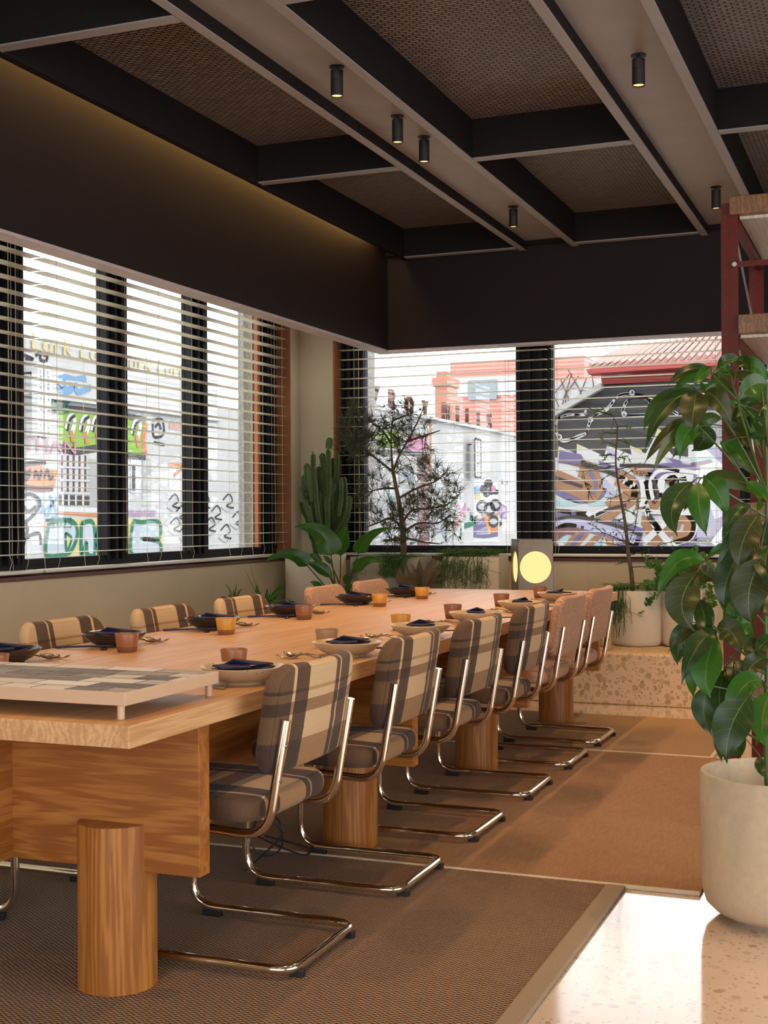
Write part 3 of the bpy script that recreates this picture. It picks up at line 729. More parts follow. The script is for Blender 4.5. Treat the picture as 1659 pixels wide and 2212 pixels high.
# ------------------------------------------------------------------ the street outside
OUT = {}
def om(name, col, k=.43, rough=.85, **kw):
    if name not in OUT: OUT[name] = plain('street_' + name, [c*k for c in col], rough, var=kw.get('var', .05), scale=kw.get('scale', 1.5))
    return OUT[name]
om('concrete', (.84, .83, .81), var=.10); om('white', (1, 1, 1)); om('pale', (.90, .90, .90)); om('purple', (.22, .18, .38)); om('brown', (.52, .25, .13)); om('maroon', (.24, .10, .10))
om('black', (.055, .056, .062)); om('line', (.035, .03, .04)); om('teal', (.55, .82, .86)); om('lilac', (.62, .60, .84)); om('yellow', (.95, .82, .35)); om('green', (.42, .68, .10)); om('dkgreen', (.03, .26, .15))
om('orange', (.90, .34, .12)); om('pink', (.90, .35, .55)); om('blue', (.25, .50, .80)); om('grey', (.62, .62, .60)); om('red', (.66, .10, .09)); om('rust', (.24, .085, .06)); om('cloudgrey', (.70, .70, .66))
om('ice', (.74, .84, .90)); om('asphalt', (.45, .45, .45)); om('brick', (.86, .38, .26)); om('salmon', (.92, .56, .48)); om('darkgap', (.10, .09, .09)); om('tealink', (.25, .55, .50)); om('mauve', (.62, .42, .62))
def flat(pts, mat, conv, toward, layer, m, mats):
    if mat not in mats: mats.append(mat)
    m.quad([conv(*p) + toward*(.004*layer) for p in pts], mats.index(mat))
def stroke(pts, wd, mat, conv, toward, layer, m, mats):
    if mat not in mats: mats.append(mat)
    P3 = [conv(*p) + toward*(.004*layer) for p in pts]; L = []; Rr = []
    for i, p in enumerate(P3):
        t = (P3[min(i+1, len(P3)-1)] - P3[max(i-1, 0)]).normalized(); s = toward.cross(t).normalized()*wd/2
        L.append(p+s); Rr.append(p-s)
    for i in range(len(P3)-1): m.quad([L[i], L[i+1], Rr[i+1], Rr[i]], mats.index(mat))
def text(s, name, mat, height, loc, rot, parent=None, depth=0.0, sx=1.0, sp=1.0):
    cu = bpy.data.curves.new('t', 'FONT'); cu.body = s; cu.size = height/.73; cu.extrude = depth; cu.space_character = sp
    to = bpy.data.objects.new('t', cu); C.objects.link(to); bpy.context.view_layer.update()
    me = bpy.data.meshes.new_from_object(to); bpy.data.objects.remove(to)
    me.materials.clear(); me.materials.append(mat if not isinstance(mat, str) else OUT[mat])
    o = bpy.data.objects.new(name, me); C.objects.link(o); o.rotation_euler = rot; o.location = loc; o.scale = (sx, 1, 1)
    if parent: o.parent = parent
    return o
XA = -12.0; tA = Vector((1, 0, 0)); FA = (pi/2, 0, pi/2)          # long street facade, faces +X; text reads along +Y
def cA(x, y): return px_(x, y, XA)
struct(B(-30, 30, YW+.26, 60, -.3, -.2).build('trim_90', OUT['asphalt']), 'street outside')
struct(B(-30, XW-.26, -12, YW+.25, -.3, -.2).build('trim_91', OUT['asphalt']), 'street beside the left window')
fa = thing('concrete_mill_facade', 'long pale concrete mill facade covered in graffiti across the street', 'building', (XA, 20, -.2))
def fobj(m, name, mats, p=None):
    o = m.build(name, [OUT[x] if isinstance(x, str) else x for x in mats], p or fa)
    if not p: o.location = (-XA, -20, .2)
    return o
zt = cA(45, 730).z
m = MB().box(XA-.4, XA, -5, 21.6, -.2, zt).box(XA-.4, XA, 21.6, 24.6, -.2, cA(400, 868).z).box(XA-.4, XA, 24.6, 28.0, -.2, cA(480, 934).z)
zb_ = cA(800, 878).z; m.box(XA-.4, XA, 28.0, 46, -.2, zb_)
fobj(m, 'wall', ['concrete'])
fobj(MB().box(XA-.01, XA+.10, -5, 21.6, cA(80, 850).z-.06, cA(80, 850).z+.02).box(XA, XA+.12, 28, 46, zb_-.05, zb_+.03), 'ledge', ['pale'])
def L6(x, y): return (x*.2532, 700+y*.2532)
m = MB(); mats = []
def f6(pts, mat, layer=1): flat([L6(*p) for p in pts], mat, cA, tA, layer, m, mats)
def s6(pts, wd, mat, layer=2): stroke([L6(*p) for p in sm(pts)], wd, mat, cA, tA, layer, m, mats)
# green boarded windows
f6([(500, 712), (862, 750), (905, 830), (905, 1070), (500, 1040)], 'green'); f6([(1080, 800), (1245, 825), (1235, 1120), (1080, 1100)], 'green')
s6([(500, 712), (860, 752), (1240, 815)], .10, 'darkgap'); s6([(500, 1050), (640, 1085), (860, 1060), (1080, 1120), (1240, 1130)], .12, 'darkgap')
for x0, y0 in ((560, 790), (680, 800), (780, 800), (1120, 830)):
    s6([(x0, y0+110), (x0+20, y0+20), (x0+60, y0), (x0+70, y0+60), (x0+40, y0+160)], .10, 'white', 3); s6([(x0+10, y0+120), (x0+32, y0+25), (x0+75, y0-10)], .05, 'line', 4); s6([(x0+40, y0+120), (x0+55, y0+220)], .09, 'orange', 4)
s6([(1240, 850), (1220, 980), (1235, 1110)], .12, 'orange')
# barred windows
f6([(505, 1090), (745, 1110), (745, 1420), (505, 1420)], 'pale'); f6([(745, 1150), (860, 1160), (860, 1560), (745, 1560)], 'grey'); f6([(500, 1455), (760, 1470), (760, 1545), (500, 1545)], 'darkgap', 2)
for x in range(525, 745, 50): s6([(x, 1120), (x, 1300), (x, 1430)], .045, 'maroon', 3)
for y in (1220, 1330, 1440): s6([(500, y), (620, y+4), (760, y+8)], .03, 'pale', 4)
for x in (530, 580, 640, 700): s6([(x, 1455), (x, 1500), (x, 1545)], .05, 'pale', 4)
f6([(1110, 1150), (1200, 1160), (1200, 1440), (1110, 1440)], 'pale', 2); f6([(1122, 1200), (1150, 1200), (1150, 1420), (1122, 1420)], 'darkgap', 3)
f6([(1210, 1150), (1290, 1150), (1290, 1560), (1210, 1560)], 'grey')
# orange tag, blue blobs, white bubble figures
f6([(185, 1215), (320, 1190), (400, 1240), (490, 1240), (470, 1390), (200, 1385)], 'orange'); s6([(185, 1200), (300, 1185), (390, 1180)], .07, 'darkgap'); s6([(200, 1385), (330, 1410), (450, 1400)], .09, 'maroon')
s6([(210, 1240), (210, 1330), (250, 1290), (215, 1280), (260, 1240)], .05, 'line', 3); s6([(290, 1320), (300, 1250), (330, 1320), (350, 1240)], .05, 'line', 3); s6([(370, 1320), (400, 1240), (420, 1320), (450, 1300)], .05, 'line', 3)
f6([(495, 440), (560, 425), (640, 450), (730, 430), (740, 500), (640, 480), (500, 470)], 'blue'); s6([(560, 500), (500, 530), (530, 570), (600, 560), (620, 510)], .12, 'blue'); s6([(640, 500), (660, 580), (770, 540)], .10, 'blue')
f6([(185, 1450), (330, 1460), (340, 1560), (260, 1640), (345, 1780), (345, 1960), (185, 1980)], 'white')
for p in ([(190, 1470), (250, 1450), (320, 1490), (330, 1560), (250, 1660), (200, 1690)], [(200, 1560), (240, 1600), (300, 1560)], [(190, 1370), (230, 1420)], [(210, 1720), (235, 1760), (215, 1690)], [(200, 1830), (260, 1800), (330, 1790), (345, 1880)], [(240, 1830), (220, 1780), (190, 1920)]): s6(p, .06, 'line', 3)
f6([(300, 1460), (500, 1450), (470, 1680), (300, 1700)], 'ice'); 
for p in ([(330, 1480), (400, 1640), (440, 1500)], [(420, 1460), (480, 1620), (430, 1660)], [(340, 1600), (420, 1560), (480, 1480)]): s6(p, .05, 'blue', 3)
f6([(480, 1570), (880, 1600), (870, 1650), (500, 1620)], 'orange', 2); f6([(500, 1560), (880, 1570), (880, 1610), (490, 1600)], 'white', 3); f6([(1090, 1590), (1330, 1590), (1330, 1640), (1090, 1640)], 'mauve', 2)
f6([(385, 1660), (1380, 1660), (1400, 1990), (370, 2000)], 'yellow', 1)
def letter(body, hole=None):
    f6(body, 'ice', 3); s6(body + [body[0]], .075, 'dkgreen', 4)
    if hole: f6(hole, 'yellow', 5); s6(hole + [hole[0]], .05, 'dkgreen', 6)
letter([(410, 1700), (500, 1672), (620, 1690), (655, 1780), (620, 1900), (560, 1960), (390, 1965)], [(550, 1780), (600, 1830), (560, 1930)])
letter([(690, 1700), (790, 1700), (800, 1960), (740, 1960), (730, 1860), (690, 1960)]); letter([(905, 1690), (840, 1720), (815, 1850), (850, 1960), (940, 1960), (950, 1800)])
letter([(1130, 1680), (1200, 1690), (1350, 1690), (1350, 1830), (1200, 1830), (1350, 1860), (1350, 1960), (1120, 1960)])
for x, y in ((1440, 1500), (1500, 1600), (1560, 1460), (1450, 1700), (1540, 1760), (1600, 1560), (1700, 1500), (1800, 1600), (1900, 1500), (1750, 1700), (1980, 1650), (1880, 1760)):
    s6([(x, y), (x+50, y-50), (x+80, y+10), (x+30, y+50), (x+90, y+70)], .03, 'line', 3); s6([(x-20, y+60), (x+40, y+100), (x+90, y+60)], .02, 'grey', 3)
s6([(1430, 1200), (1560, 1210), (1480, 1290)], .06, 'orange', 3); f6([(1440, 1230), (1590, 1230), (1590, 1420), (1440, 1420)], 'white', 1); s6([(1440, 870), (1620, 900)], .10, 'salmon', 2)
for p in ([(395, 620), (420, 670), (450, 620), (480, 670)], [(520, 630), (560, 670), (620, 640)], [(390, 700), (400, 750), (450, 720), (480, 750)]): s6(p, .05, 'dkgreen', 3)
for p in ([(300, 270), (340, 240), (340, 300), (380, 320)], [(360, 260), (400, 270), (390, 320)], [(210, 290), (280, 300), (200, 265)], [(310, 380), (350, 360), (340, 410), (370, 430)], [(320, 960), (350, 920), (370, 970), (420, 910)], [(870, 390), (880, 490)], [(1300, 820), (1380, 820), (1390, 940), (1310, 960), (1300, 850)], [(1320, 880), (1350, 850), (1370, 900)], [(1310, 1010), (1400, 1030)]): s6(p, .05, 'line', 3)
# part seen through the back window
def L7(x, y): return (780+x*.2049, 780+y*.2049)
def f7(pts, mat, layer=1): flat([L7(*p) for p in pts], mat, cA, tA, layer, m, mats)
def s7(pts, wd, mat, layer=2): stroke([L7(*p) for p in sm(pts)], wd, mat, cA, tA, layer, m, mats)
f7([(160, 740), (400, 740), (400, 910), (160, 910)], 'green'); f7([(480, 780), (700, 790), (700, 940), (480, 940)], 'pink'); f7([(150, 930), (720, 960), (720, 1010), (150, 980)], 'darkgap')
f7([(590, 990), (720, 1000), (720, 1960), (590, 1960)], 'maroon', 2); f7([(120, 520), (140, 520), (140, 1900), (120, 1900)], 'orange', 2); f7([(722, 620), (742, 630), (742, 1400), (722, 1400)], 'orange', 2)
f7([(780, 990), (990, 1010), (990, 1330), (780, 1330)], 'tealink', 1)
for x in range(795, 990, 24): s7([(x, 1000), (x, 1170), (x, 1325)], .13, 'white', 3)
for y in range(1010, 1330, 26): s7([(785, y), (880, y+1), (985, y+2)], .06, 'white', 4)
f7([(160, 1010), (580, 1020), (580, 1330), (160, 1330)], 'cloudgrey', 1)
f7([(450, 1170), (522, 1175), (522, 1238), (450, 1232)], 'blue', 3); f7([(1480, 1250), (1542, 1254), (1542, 1304), (1480, 1300)], 'purple', 3)
s7([(1500, 1295), (1500, 1262), (1522, 1262), (1522, 1280), (1502, 1280)], .10, 'white', 4); s7([(480, 1225), (480, 1190), (500, 1190), (500, 1205), (482, 1205)], .08, 'white', 4)
f7([(1185, 1250), (1440, 1262), (1440, 1905), (1185, 1905)], 'white', 1)
def blob(cx, cy, r, mat, ol, layer, kx=1.0):
    pts = [(cx+kx*r*cos(a*pi/8), cy+r*sin(a*pi/8)) for a in range(16)]; f7(pts, mat, layer)
    if ol: s7(pts + [pts[0]], .10, ol, layer+1)
for (a, b, r) in ((1340, 1290, 45), (1290, 1350, 45), (1370, 1370, 40), (1320, 1400, 35), (1420, 1380, 28)): blob(a, b, r, 'line', None, 3)
blob(1388, 1350, 20, 'yellow', 'pink', 5)
f7([(1185, 1640), (1300, 1600), (1330, 1700), (1440, 1760), (1440, 1850), (1300, 1870), (1185, 1860)], 'purple', 2); f7([(1280, 1620), (1440, 1600), (1440, 1800), (1340, 1820)], 'orange', 3); f7([(1200, 1400), (1270, 1390), (1250, 1460), (1200, 1460)], 'yellow', 3); f7([(1190, 1330), (1230, 1300), (1260, 1390), (1190, 1400)], 'blue', 2)
f7([(1220, 1620), (1265, 1615), (1262, 1660), (1222, 1660)], 'yellow', 3)
for (a, b, r) in ((1410, 1520, 50), (1270, 1535, 52), (1350, 1560, 55), (1390, 1690, 48)): blob(a, b, r, 'cloudgrey', 'line', 4)
blob(1500, 1580, 60, 'mauve', None, 2); s7([(1460, 1500), (1530, 1560), (1470, 1640), (1540, 1650)], .07, 'purple', 4); s7([(1480, 1700), (1460, 1720)], .15, 'line', 4)
random.seed(3)
for i in range(46):
    x = random.choice([random.uniform(150, 580), random.uniform(730, 1170)]); y = random.uniform(1350, 1880)
    s7([(x, y), (x+random.uniform(-60, 60), y+random.uniform(20, 60)), (x+random.uniform(-60, 60), y+random.uniform(60, 130))], random.uniform(.05, .2), random.choice(['teal', 'salmon', 'pink', 'lilac', 'grey', 'dkgreen', 'cloudgrey']), 3)
fobj(m, 'painted_graffiti', mats)
def tA_(s, px, py, h, mat, dy=0, sx=1.0, name='lettering', depth=.0):
    p = cA(px, py); o = text(s, name, mat, h, (p.x+.03-XA, p.y-20, p.z+.2), FA, fa, depth, sx); return o
tA_('Lurk Lurk', 62, 752, .26, 'yellow', sx=1.6); tA_('urk Lurk', 275, 795, .26, 'yellow', sx=1.5)
tA_('2023', 107, 1140, .16, 'dkgreen', sx=1.3); tA_('THAN', 47, 974, .22, 'pink', sx=1.6); tA_('RKB', 97, 888, .17, 'dkgreen', sx=1.4)
def vsign(name, label, x0, x1, yt, yb, frame=True):
    a, b = cA(x0, yt), cA(x1, yt); zb2 = cA(x0, yb).z; z1 = a.z
    r = thing(name, label, 'sign', (XA+.25, a.y, zb2))
    w_, h_ = b.y-a.y, z1-zb2
    B(-.05, .05, 0, w_, 0, h_).build('board', OUT['white'], r)
    B(-.25, -.05, w_*.4, w_*.6, h_*.85, h_*.88).build('bracket', OUT['line'], r)
    if frame: MB().box(.05, .06, -.03, .03, 0, h_).box(.05, .06, w_-.03, w_+.03, 0, h_).box(.05, .06, 0, w_, -.03, .03).box(.05, .06, 0, w_, h_-.03, h_+.03).build('frame', OUT['line'], r)
    s = 'FITZROY MILLS'; st = h_/(len(s)+.6); m_ = None
    for i, ch in enumerate(s):
        if ch == ' ': continue
        text(ch, 'letter', OUT['line'], st*.62, (.062, w_*.32, h_-st*(i+1.0)), FA, r, 0, w_*.34/(st*.5))
    return r
vsign('sign_board', 'narrow vertical sign reading FITZROY MILLS seen through the back window', 1004.5, 1017.5, 948, 1031)
vsign('sign_board', 'FITZROY MILLS sign reflection built as a board at the edge of the left window', 60, 74, 786, 945, False)  # reflection in the window glass, modelled as a solid board
vsign('sign_board', 'FITZROY MILLS sign reflection built as a board, partly behind the first black mullion', 44, 57, 784, 942, False)  # second image of that glass reflection, also modelled as a board
for ch, px, yt, yb, ww, lab in (('T', 783, 818, 876, .5, 'rusty roof letter T hidden by the black window frame'), ('Z', 812, 829, 879, .55, 'rusty red roof letter Z, the leftmost one against the sky'), ('R', 848, 840, 888, .55, 'rusty red roof letter R against the sky'), ('O', 884, 853, 893, .6, 'rusty red roof letter O against the sky'),
        ('Y', 921, 861, 899, .55, 'rusty red roof letter Y left of the brick chimney'), ('M', 963, 872, 914, .62, 'rusty red roof letter M in front of the chimney'), ('I', 993, 879, 920, .7, 'rusty red roof letter I'),
        ('L', 1014, 885, 924, .6, 'rusty red roof letter L after the I'), ('L', 1038, 890, 929, .6, 'rusty red roof letter L before the S'), ('S', 1060, 897, 935, .6, 'rusty red roof letter S, the last one')):
    p = cA(px, yb); h_ = cA(px, yt).z - p.z; zb3 = zb_+.03
    o = text(ch, 'roof_letter', 'rust', h_, (XA-.1, p.y, zb3), FA, None, .05, ww*1.6); o['label'] = lab; o['category'] = 'letter'
# chimney and red building behind
def bx_py(name, x0, x1, yt, yb, Y, dep, mat, label, cat, extra=None):
    a, b = py_(x0, yt, Y), py_(x1, yt, Y); zb4 = py_(x0, yb, Y).z
    r = thing(name, label, cat, (a.x, Y, zb4)); B(0, b.x-a.x, 0, dep, 0, a.z-zb4).build('body', mat, r); return r, b.x-a.x, a.z-zb4
r, w_, h_ = bx_py('brick_chimney', 939, 969, 816, 1000, 36, .8, OUT['brick'], 'broken red brick chimney behind the roof letters', 'chimney')
B(-.08, w_+.04, -.06, .9, h_-.25, h_).build('brick_cap', OUT['brick'], r); B(.05, w_*.85, 0, .7, h_, h_+.18).build('crown', OUT['brick'], r)
n = N('corrugated_salmon_wall'); z = n.sep(n.coord())[2]; k = n.math('SINE', n.math('MULTIPLY', z, 42)); OUT['corr'] = n.out(n.ramp(n.math('ADD', n.math('MULTIPLY', k, .5), .5), [(.2, (.56, .24, .19)), (.8, (.44, .13, .10))]), .6)
r, w_, h_ = bx_py('red_building', 972, 1262, 783, 1100, 46, 6, OUT['corr'], 'red corrugated building with a white panel behind the mill', 'building')
a, b = py_(972, 818, 46), py_(1040, 862, 46)
B(0, b.x-a.x+2.5, -.06, 0, a.z-1.0-r.location.z+.3, a.z-r.location.z).build('white_panel', OUT['white'], r)
a, b = py_(1011, 822, 45.9), py_(1073, 862, 45.9)
B(a.x-r.location.x, b.x-r.location.x, -.12, -.06, b.z-r.location.z, a.z-r.location.z).build('window_pane', om('pane', (.42, .50, .52), rough=.2), r)
r, w_, h_ = bx_py('pale_house', 1190, 1300, 826, 1290, 26, 5, OUT['pale'], 'pale house wall with bare vines left of the black gable', 'building')
m = MB(); random.seed(5)
for i in range(26):
    x, y = random.uniform(0, w_), random.uniform(h_*.3, h_*.9)
    m.tube([(x, -.03, y), (x+random.uniform(-.2, .2), -.05, y+.3), (x+random.uniform(-.4, .4), -.04, y+.7)], .012, 4)
m.build('bare_vines', OUT['maroon'], r)
# black gable with the mural
YG = 16.0; tG = Vector((0, -1, 0))
def cG(x, y): return py_(x, y, YG)
def G8(x, y): return (1180+x*.2411, 780+y*.2411)
gb = thing('black_gable_building', 'black painted gable wall with a purple and brown graffiti mural', 'building', (-3.4, YG, -.2))
def gobj(m, name, mats):
    o = m.build(name, [OUT[x] if isinstance(x, str) else x for x in mats], gb); o.location = (3.4, -YG, .2); return o
pts = [cG(1120, 935), cG(1194, 896), cG(1303, 834), cG(1700, 806)]; pts += [Vector((pts[-1].x, YG, -.2)), Vector((pts[0].x, YG, -.2))]
gobj(MB().prism(pts, (0, .3, 0)), 'wall', ['black'])
a = [cG(*G8(-250, 620)), cG(*G8(0, 490)), cG(*G8(500, 205)), cG(*G8(520, 250)), cG(*G8(60, 515)), cG(*G8(-250, 690))]
gobj(MB().prism([p+Vector((0, -.12, 0)) for p in a], (0, .5, 0)), 'coping', ['cloudgrey'])
gobj(MB().prism([cG(1298, 812), cG(1700, 784), cG(1700, 812), cG(1300, 830)], (0, .3, 0)), 'fascia', ['red'])
gobj(MB().prism([p+Vector((0, -.25, 0)) for p in (cG(1276, 802), cG(1700, 772), cG(1700, 784), cG(1280, 812))], (0, .3, 0)), 'gutter', ['red'])
p0, p1 = cG(1276, 799), cG(1700, 768); ridge = [py_(1345, 760, 19), py_(1560, 724, 19), py_(1720, 700, 19)]
gobj(MB().prism([p0, p1, ridge[2], ridge[1], ridge[0]], (0, 0, .04)), 'roof', ['salmon'])
m = MB(); 
for k in range(26):
    t = k/25; q0 = p0.lerp(p1, t)+Vector((0, -.02, .06)); q1 = ridge[0].lerp(ridge[2], t)+Vector((0, 0, .06)); m.tube([q0, q1], .03, 4)
gobj(m, 'roof_ribs', ['salmon'])
m = MB(); mats = []
def f8(pts, mat, layer=1): flat([G8(*p) for p in pts], mat, cG, tG, layer, m, mats)
def s8(pts, wd, mat, layer=2, smooth=True): stroke([G8(*p) for p in (sm(pts) if smooth else pts)], wd*.40, mat, cG, tG, layer, m, mats)
f8([(-150, 900), (60, 850), (100, 870), (110, 762), (272, 832), (275, 740), (520, 850), (545, 755), (765, 840), (750, 755), (890, 830), (960, 700), (1000, 600), (1055, 640), (1060, 760), (1130, 840), (1270, 860), (1275, 750), (1400, 745), (1620, 755), (2200, 800), (2200, 2100), (-150, 2100)], 'pale')
for tri in ([(110, 762), (140, 790), (112, 850)], [(272, 740), (330, 765), (300, 800)], [(750, 755), (860, 800), (850, 830), (790, 800)], [(1000, 600), (1055, 640), (1020, 690), (985, 640)]): f8(tri, 'yellow', 2)
f8([(120, 800), (310, 835), (370, 925), (110, 912)], 'purple', 3); f8([(130, 905), (400, 935), (560, 1010), (350, 960)], 'maroon', 4)
s8([(70, 1045), (200, 1100), (330, 1160), (400, 1190), (430, 1120), (380, 990), (300, 960)], .55, 'brown', 3); s8([(60, 1110), (200, 1190), (330, 1220), (460, 1190), (490, 1130)], .40, 'purple', 2)
s8([(70, 1040), (330, 1125)], .10, 'line', 5); s8([(390, 990), (450, 1100), (420, 1190)], .12, 'purple', 4)
f8([(400, 990), (470, 980), (640, 1180), (660, 1270), (590, 1250), (480, 1130)], 'lilac', 2); f8([(470, 890), (640, 950), (800, 1040), (840, 1100), (840, 1180), (770, 1260), (640, 1280), (720, 1180), (720, 1090), (600, 1000), (490, 950)], 'purple', 3)
s8([(320, 918), (520, 975), (700, 1060)], .14, 'line', 5); s8([(640, 1040), (740, 1100), (760, 1200), (690, 1260), (560, 1330)], .50, 'brown', 5); s8([(690, 1060), (790, 1130), (790, 1220)], .22, 'white', 5)
f8([(540, 775), (640, 815), (620, 880), (560, 850)], 'lilac', 2); f8([(690, 930), (1130, 930), (1190, 985), (1000, 990), (960, 1030), (800, 1020), (740, 960)], 'brown', 3); f8([(800, 985), (960, 1000), (930, 1035), (820, 1025)], 'maroon', 4)
s8([(660, 935), (900, 935), (1080, 960), (1195, 988)], .10, 'line', 5); f8([(1050, 850), (1290, 920), (1380, 1000), (1290, 1010), (1200, 960), (1080, 900)], 'lilac', 2); f8([(1080, 860), (1200, 890), (1260, 960), (1180, 950)], 'purple', 3)
f8([(1290, 915), (1470, 880), (1500, 905), (1310, 950)], 'maroon', 3); f8([(1280, 870), (1460, 850), (1560, 890), (1330, 910)], 'teal', 2); f8([(1420, 780), (1620, 770), (2200, 830), (2200, 1000), (1600, 950), (1500, 850)], 'purple', 2)
s8([(980, 1230), (960, 1100), (1000, 1010), (1120, 990), (1370, 1020)], .52, 'purple', 4); s8([(960, 1240), (935, 1100), (985, 1000), (1110, 975), (1370, 1000)], .12, 'white', 5)
s8([(1030, 1180), (1040, 1070), (1130, 1035), (1320, 1050)], .22, 'white', 5); s8([(1090, 1100), (1140, 1060), (1150, 1120)], .30, 'maroon', 5); s8([(1180, 1080), (1260, 1060)], .20, 'teal', 5)
s8([(930, 1060), (960, 1150), (980, 1230), (930, 1310)], .42, 'brown', 4); s8([(960, 1060), (1000, 1200), (960, 1270)], .12, 'line', 6); f8([(830, 1180), (875, 1190), (870, 1320), (800, 1330)], 'brown', 3); s8([(870, 1060), (885, 1200), (870, 1310)], .25, 'white', 4)
f8([(60, 1320), (400, 1345), (420, 1390), (330, 1400), (60, 1345)], 'maroon', 3); f8([(400, 1400), (560, 1310), (700, 1320), (620, 1400), (520, 1470)], 'brown', 4); s8([(370, 1420), (560, 1330), (720, 1290)], .10, 'line', 6); s8([(370, 1350), (430, 1380), (560, 1320)], .18, 'white', 6)
f8([(60, 1240), (230, 1240), (320, 1280), (200, 1300), (60, 1290)], 'teal', 2); f8([(320, 1250), (520, 1240), (600, 1290), (400, 1300)], 'teal', 2)
s8([(60, 1450), (200, 1420), (400, 1450), (600, 1500), (850, 1590)], .62, 'purple', 3); s8([(60, 1470), (220, 1450), (420, 1480), (640, 1540), (800, 1600)], .28, 'lilac', 4); s8([(60, 1425), (220, 1395), (420, 1420), (640, 1475), (860, 1560)], .10, 'line', 5)
s8([(60, 1570), (180, 1500), (330, 1530)], .36, 'maroon', 4); f8([(150, 1665), (270, 1530), (390, 1540), (280, 1665)], 'brown', 5); f8([(200, 1665), (310, 1530), (350, 1535), (250, 1665)], 'purple', 6); f8([(330, 1665), (440, 1560), (520, 1560), (400, 1665)], 'brown', 5)
f8([(60, 1600), (110, 1640), (90, 1680), (60, 1680)], 'maroon', 5); f8([(130, 1600), (220, 1560), (180, 1640)], 'teal', 4); f8([(400, 1640), (500, 1580), (500, 1665)], 'teal', 4); f8([(520, 1560), (600, 1600), (640, 1680), (560, 1680)], 'brown', 4)
f8([(860, 1330), (1100, 1330), (1130, 1380), (920, 1380)], 'maroon', 4); f8([(860, 1380), (960, 1410), (980, 1500), (900, 1560), (850, 1460)], 'brown', 3); s8([(880, 1300), (930, 1400), (1010, 1500)], .16, 'line', 6)
s8([(930, 1350), (1180, 1360), (1420, 1360)], .14, 'white', 6); f8([(900, 1640), (1110, 1440), (1220, 1400), (1200, 1500), (1000, 1650)], 'brown', 4); s8([(880, 1620), (1100, 1420)], .20, 'white', 6); s8([(960, 1450), (1080, 1600), (1200, 1700)], .20, 'white', 6)
s8([(1220, 1380), (1290, 1450), (1260, 1560), (1140, 1590)], .36, 'brown', 5); s8([(1270, 1370), (1330, 1460), (1290, 1580), (1150, 1630)], .18, 'white', 5); f8([(1290, 1330), (1600, 1250), (1620, 1500), (1480, 1660), (1330, 1620), (1340, 1450)], 'purple', 3)
f8([(1080, 1240), (1300, 1220), (1400, 1290), (1200, 1320)], 'purple', 3); s8([(1400, 1150), (1500, 1250), (1560, 1400)], .36, 'lilac', 4); f8([(620, 1600), (860, 1600), (870, 1680), (640, 1680)], 'purple', 3); f8([(1150, 1620), (1560, 1560), (1560, 1680), (1180, 1690)], 'purple', 3)
f8([(1600, 1000), (2200, 1050), (2200, 1500), (1700, 1600), (1600, 1200)], 'lilac', 2); s8([(1500, 1640), (1560, 1560), (1620, 1480)], .20, 'white', 6)
for c in ((900, 1330), (910, 1340), (890, 1345)): f8([(c[0]-45, c[1]), (c[0], c[1]-8), (c[0]+10, c[1]-70), (c[0]+22, c[1]-8), (c[0]+70, c[1]+4), (c[0]+20, c[1]+14), (c[0]+8, c[1]+60), (c[0]-6, c[1]+12)], 'white', 7)
random.seed(11)
for i in range(60):
    x, y = random.choice([(random.gauss(1100, 90), random.gauss(1010, 30)), (random.gauss(830, 60), random.gauss(1010, 25)), (random.gauss(1450, 70), random.gauss(1540, 60)), (random.gauss(1000, 80), random.gauss(1230, 60))])
    s = random.uniform(2, 8); f8([(x-s, y), (x, y-s), (x+s, y), (x, y+s)], 'yellow', 8)
# barbed wire
for off in (0, 14):
    s8([(350, 440+off), (355, 470), (320, 485-off*.5), (190, 480+off*.5), (110, 520), (85, 600+off), (120, 690), (170, 720-off), (290, 670+off), (360, 640), (390, 560-off), (440, 490), (540, 430+off), (620, 340), (690, 300-off*.3), (830, 300), (900, 330), (950, 400+off)], .075, 'pale', 3)
    s8([(1180, 470+off), (1120, 440)], .07, 'pale', 3); s8([(960, 345+off), (860, 335), (740, 350), (700, 400+off), (700, 480), (900, 485-off*.4)], .075, 'pale', 3)
for (x, y) in ((400, 525), (120, 680), (770, 285), (700, 475)):
    for a in range(5): t = a*1.26+.4; s8([(x-24*cos(t), y-24*sin(t)), (x+24*cos(t), y+24*sin(t))], .05, 'pale', 4, False)
for y in (250, 390, 500, 610, 700): s8([(60+max(0, 450-y)*1.2, y+20), (1700, y-60)], .02, 'line', 2, False)
gobj(m, 'painted_mural', mats)
# rough render column between left window and the corner
o = B(-4.83, -4.78, 9.02, 9.19, -.2, 3.2).build('concrete_column', om('rough', (.72, .70, .66), var=.35, scale=40)); tag(o, 'rough pale concrete column just outside the last pane of the left window', 'column')
o = B(-4.22, py_(796, 1000, 9.8).x, 9.8, 9.95, -.2, 3.4).build('concrete_column', OUT['rough']); tag(o, 'rough pale concrete column outside the back window beside the black frame', 'column')

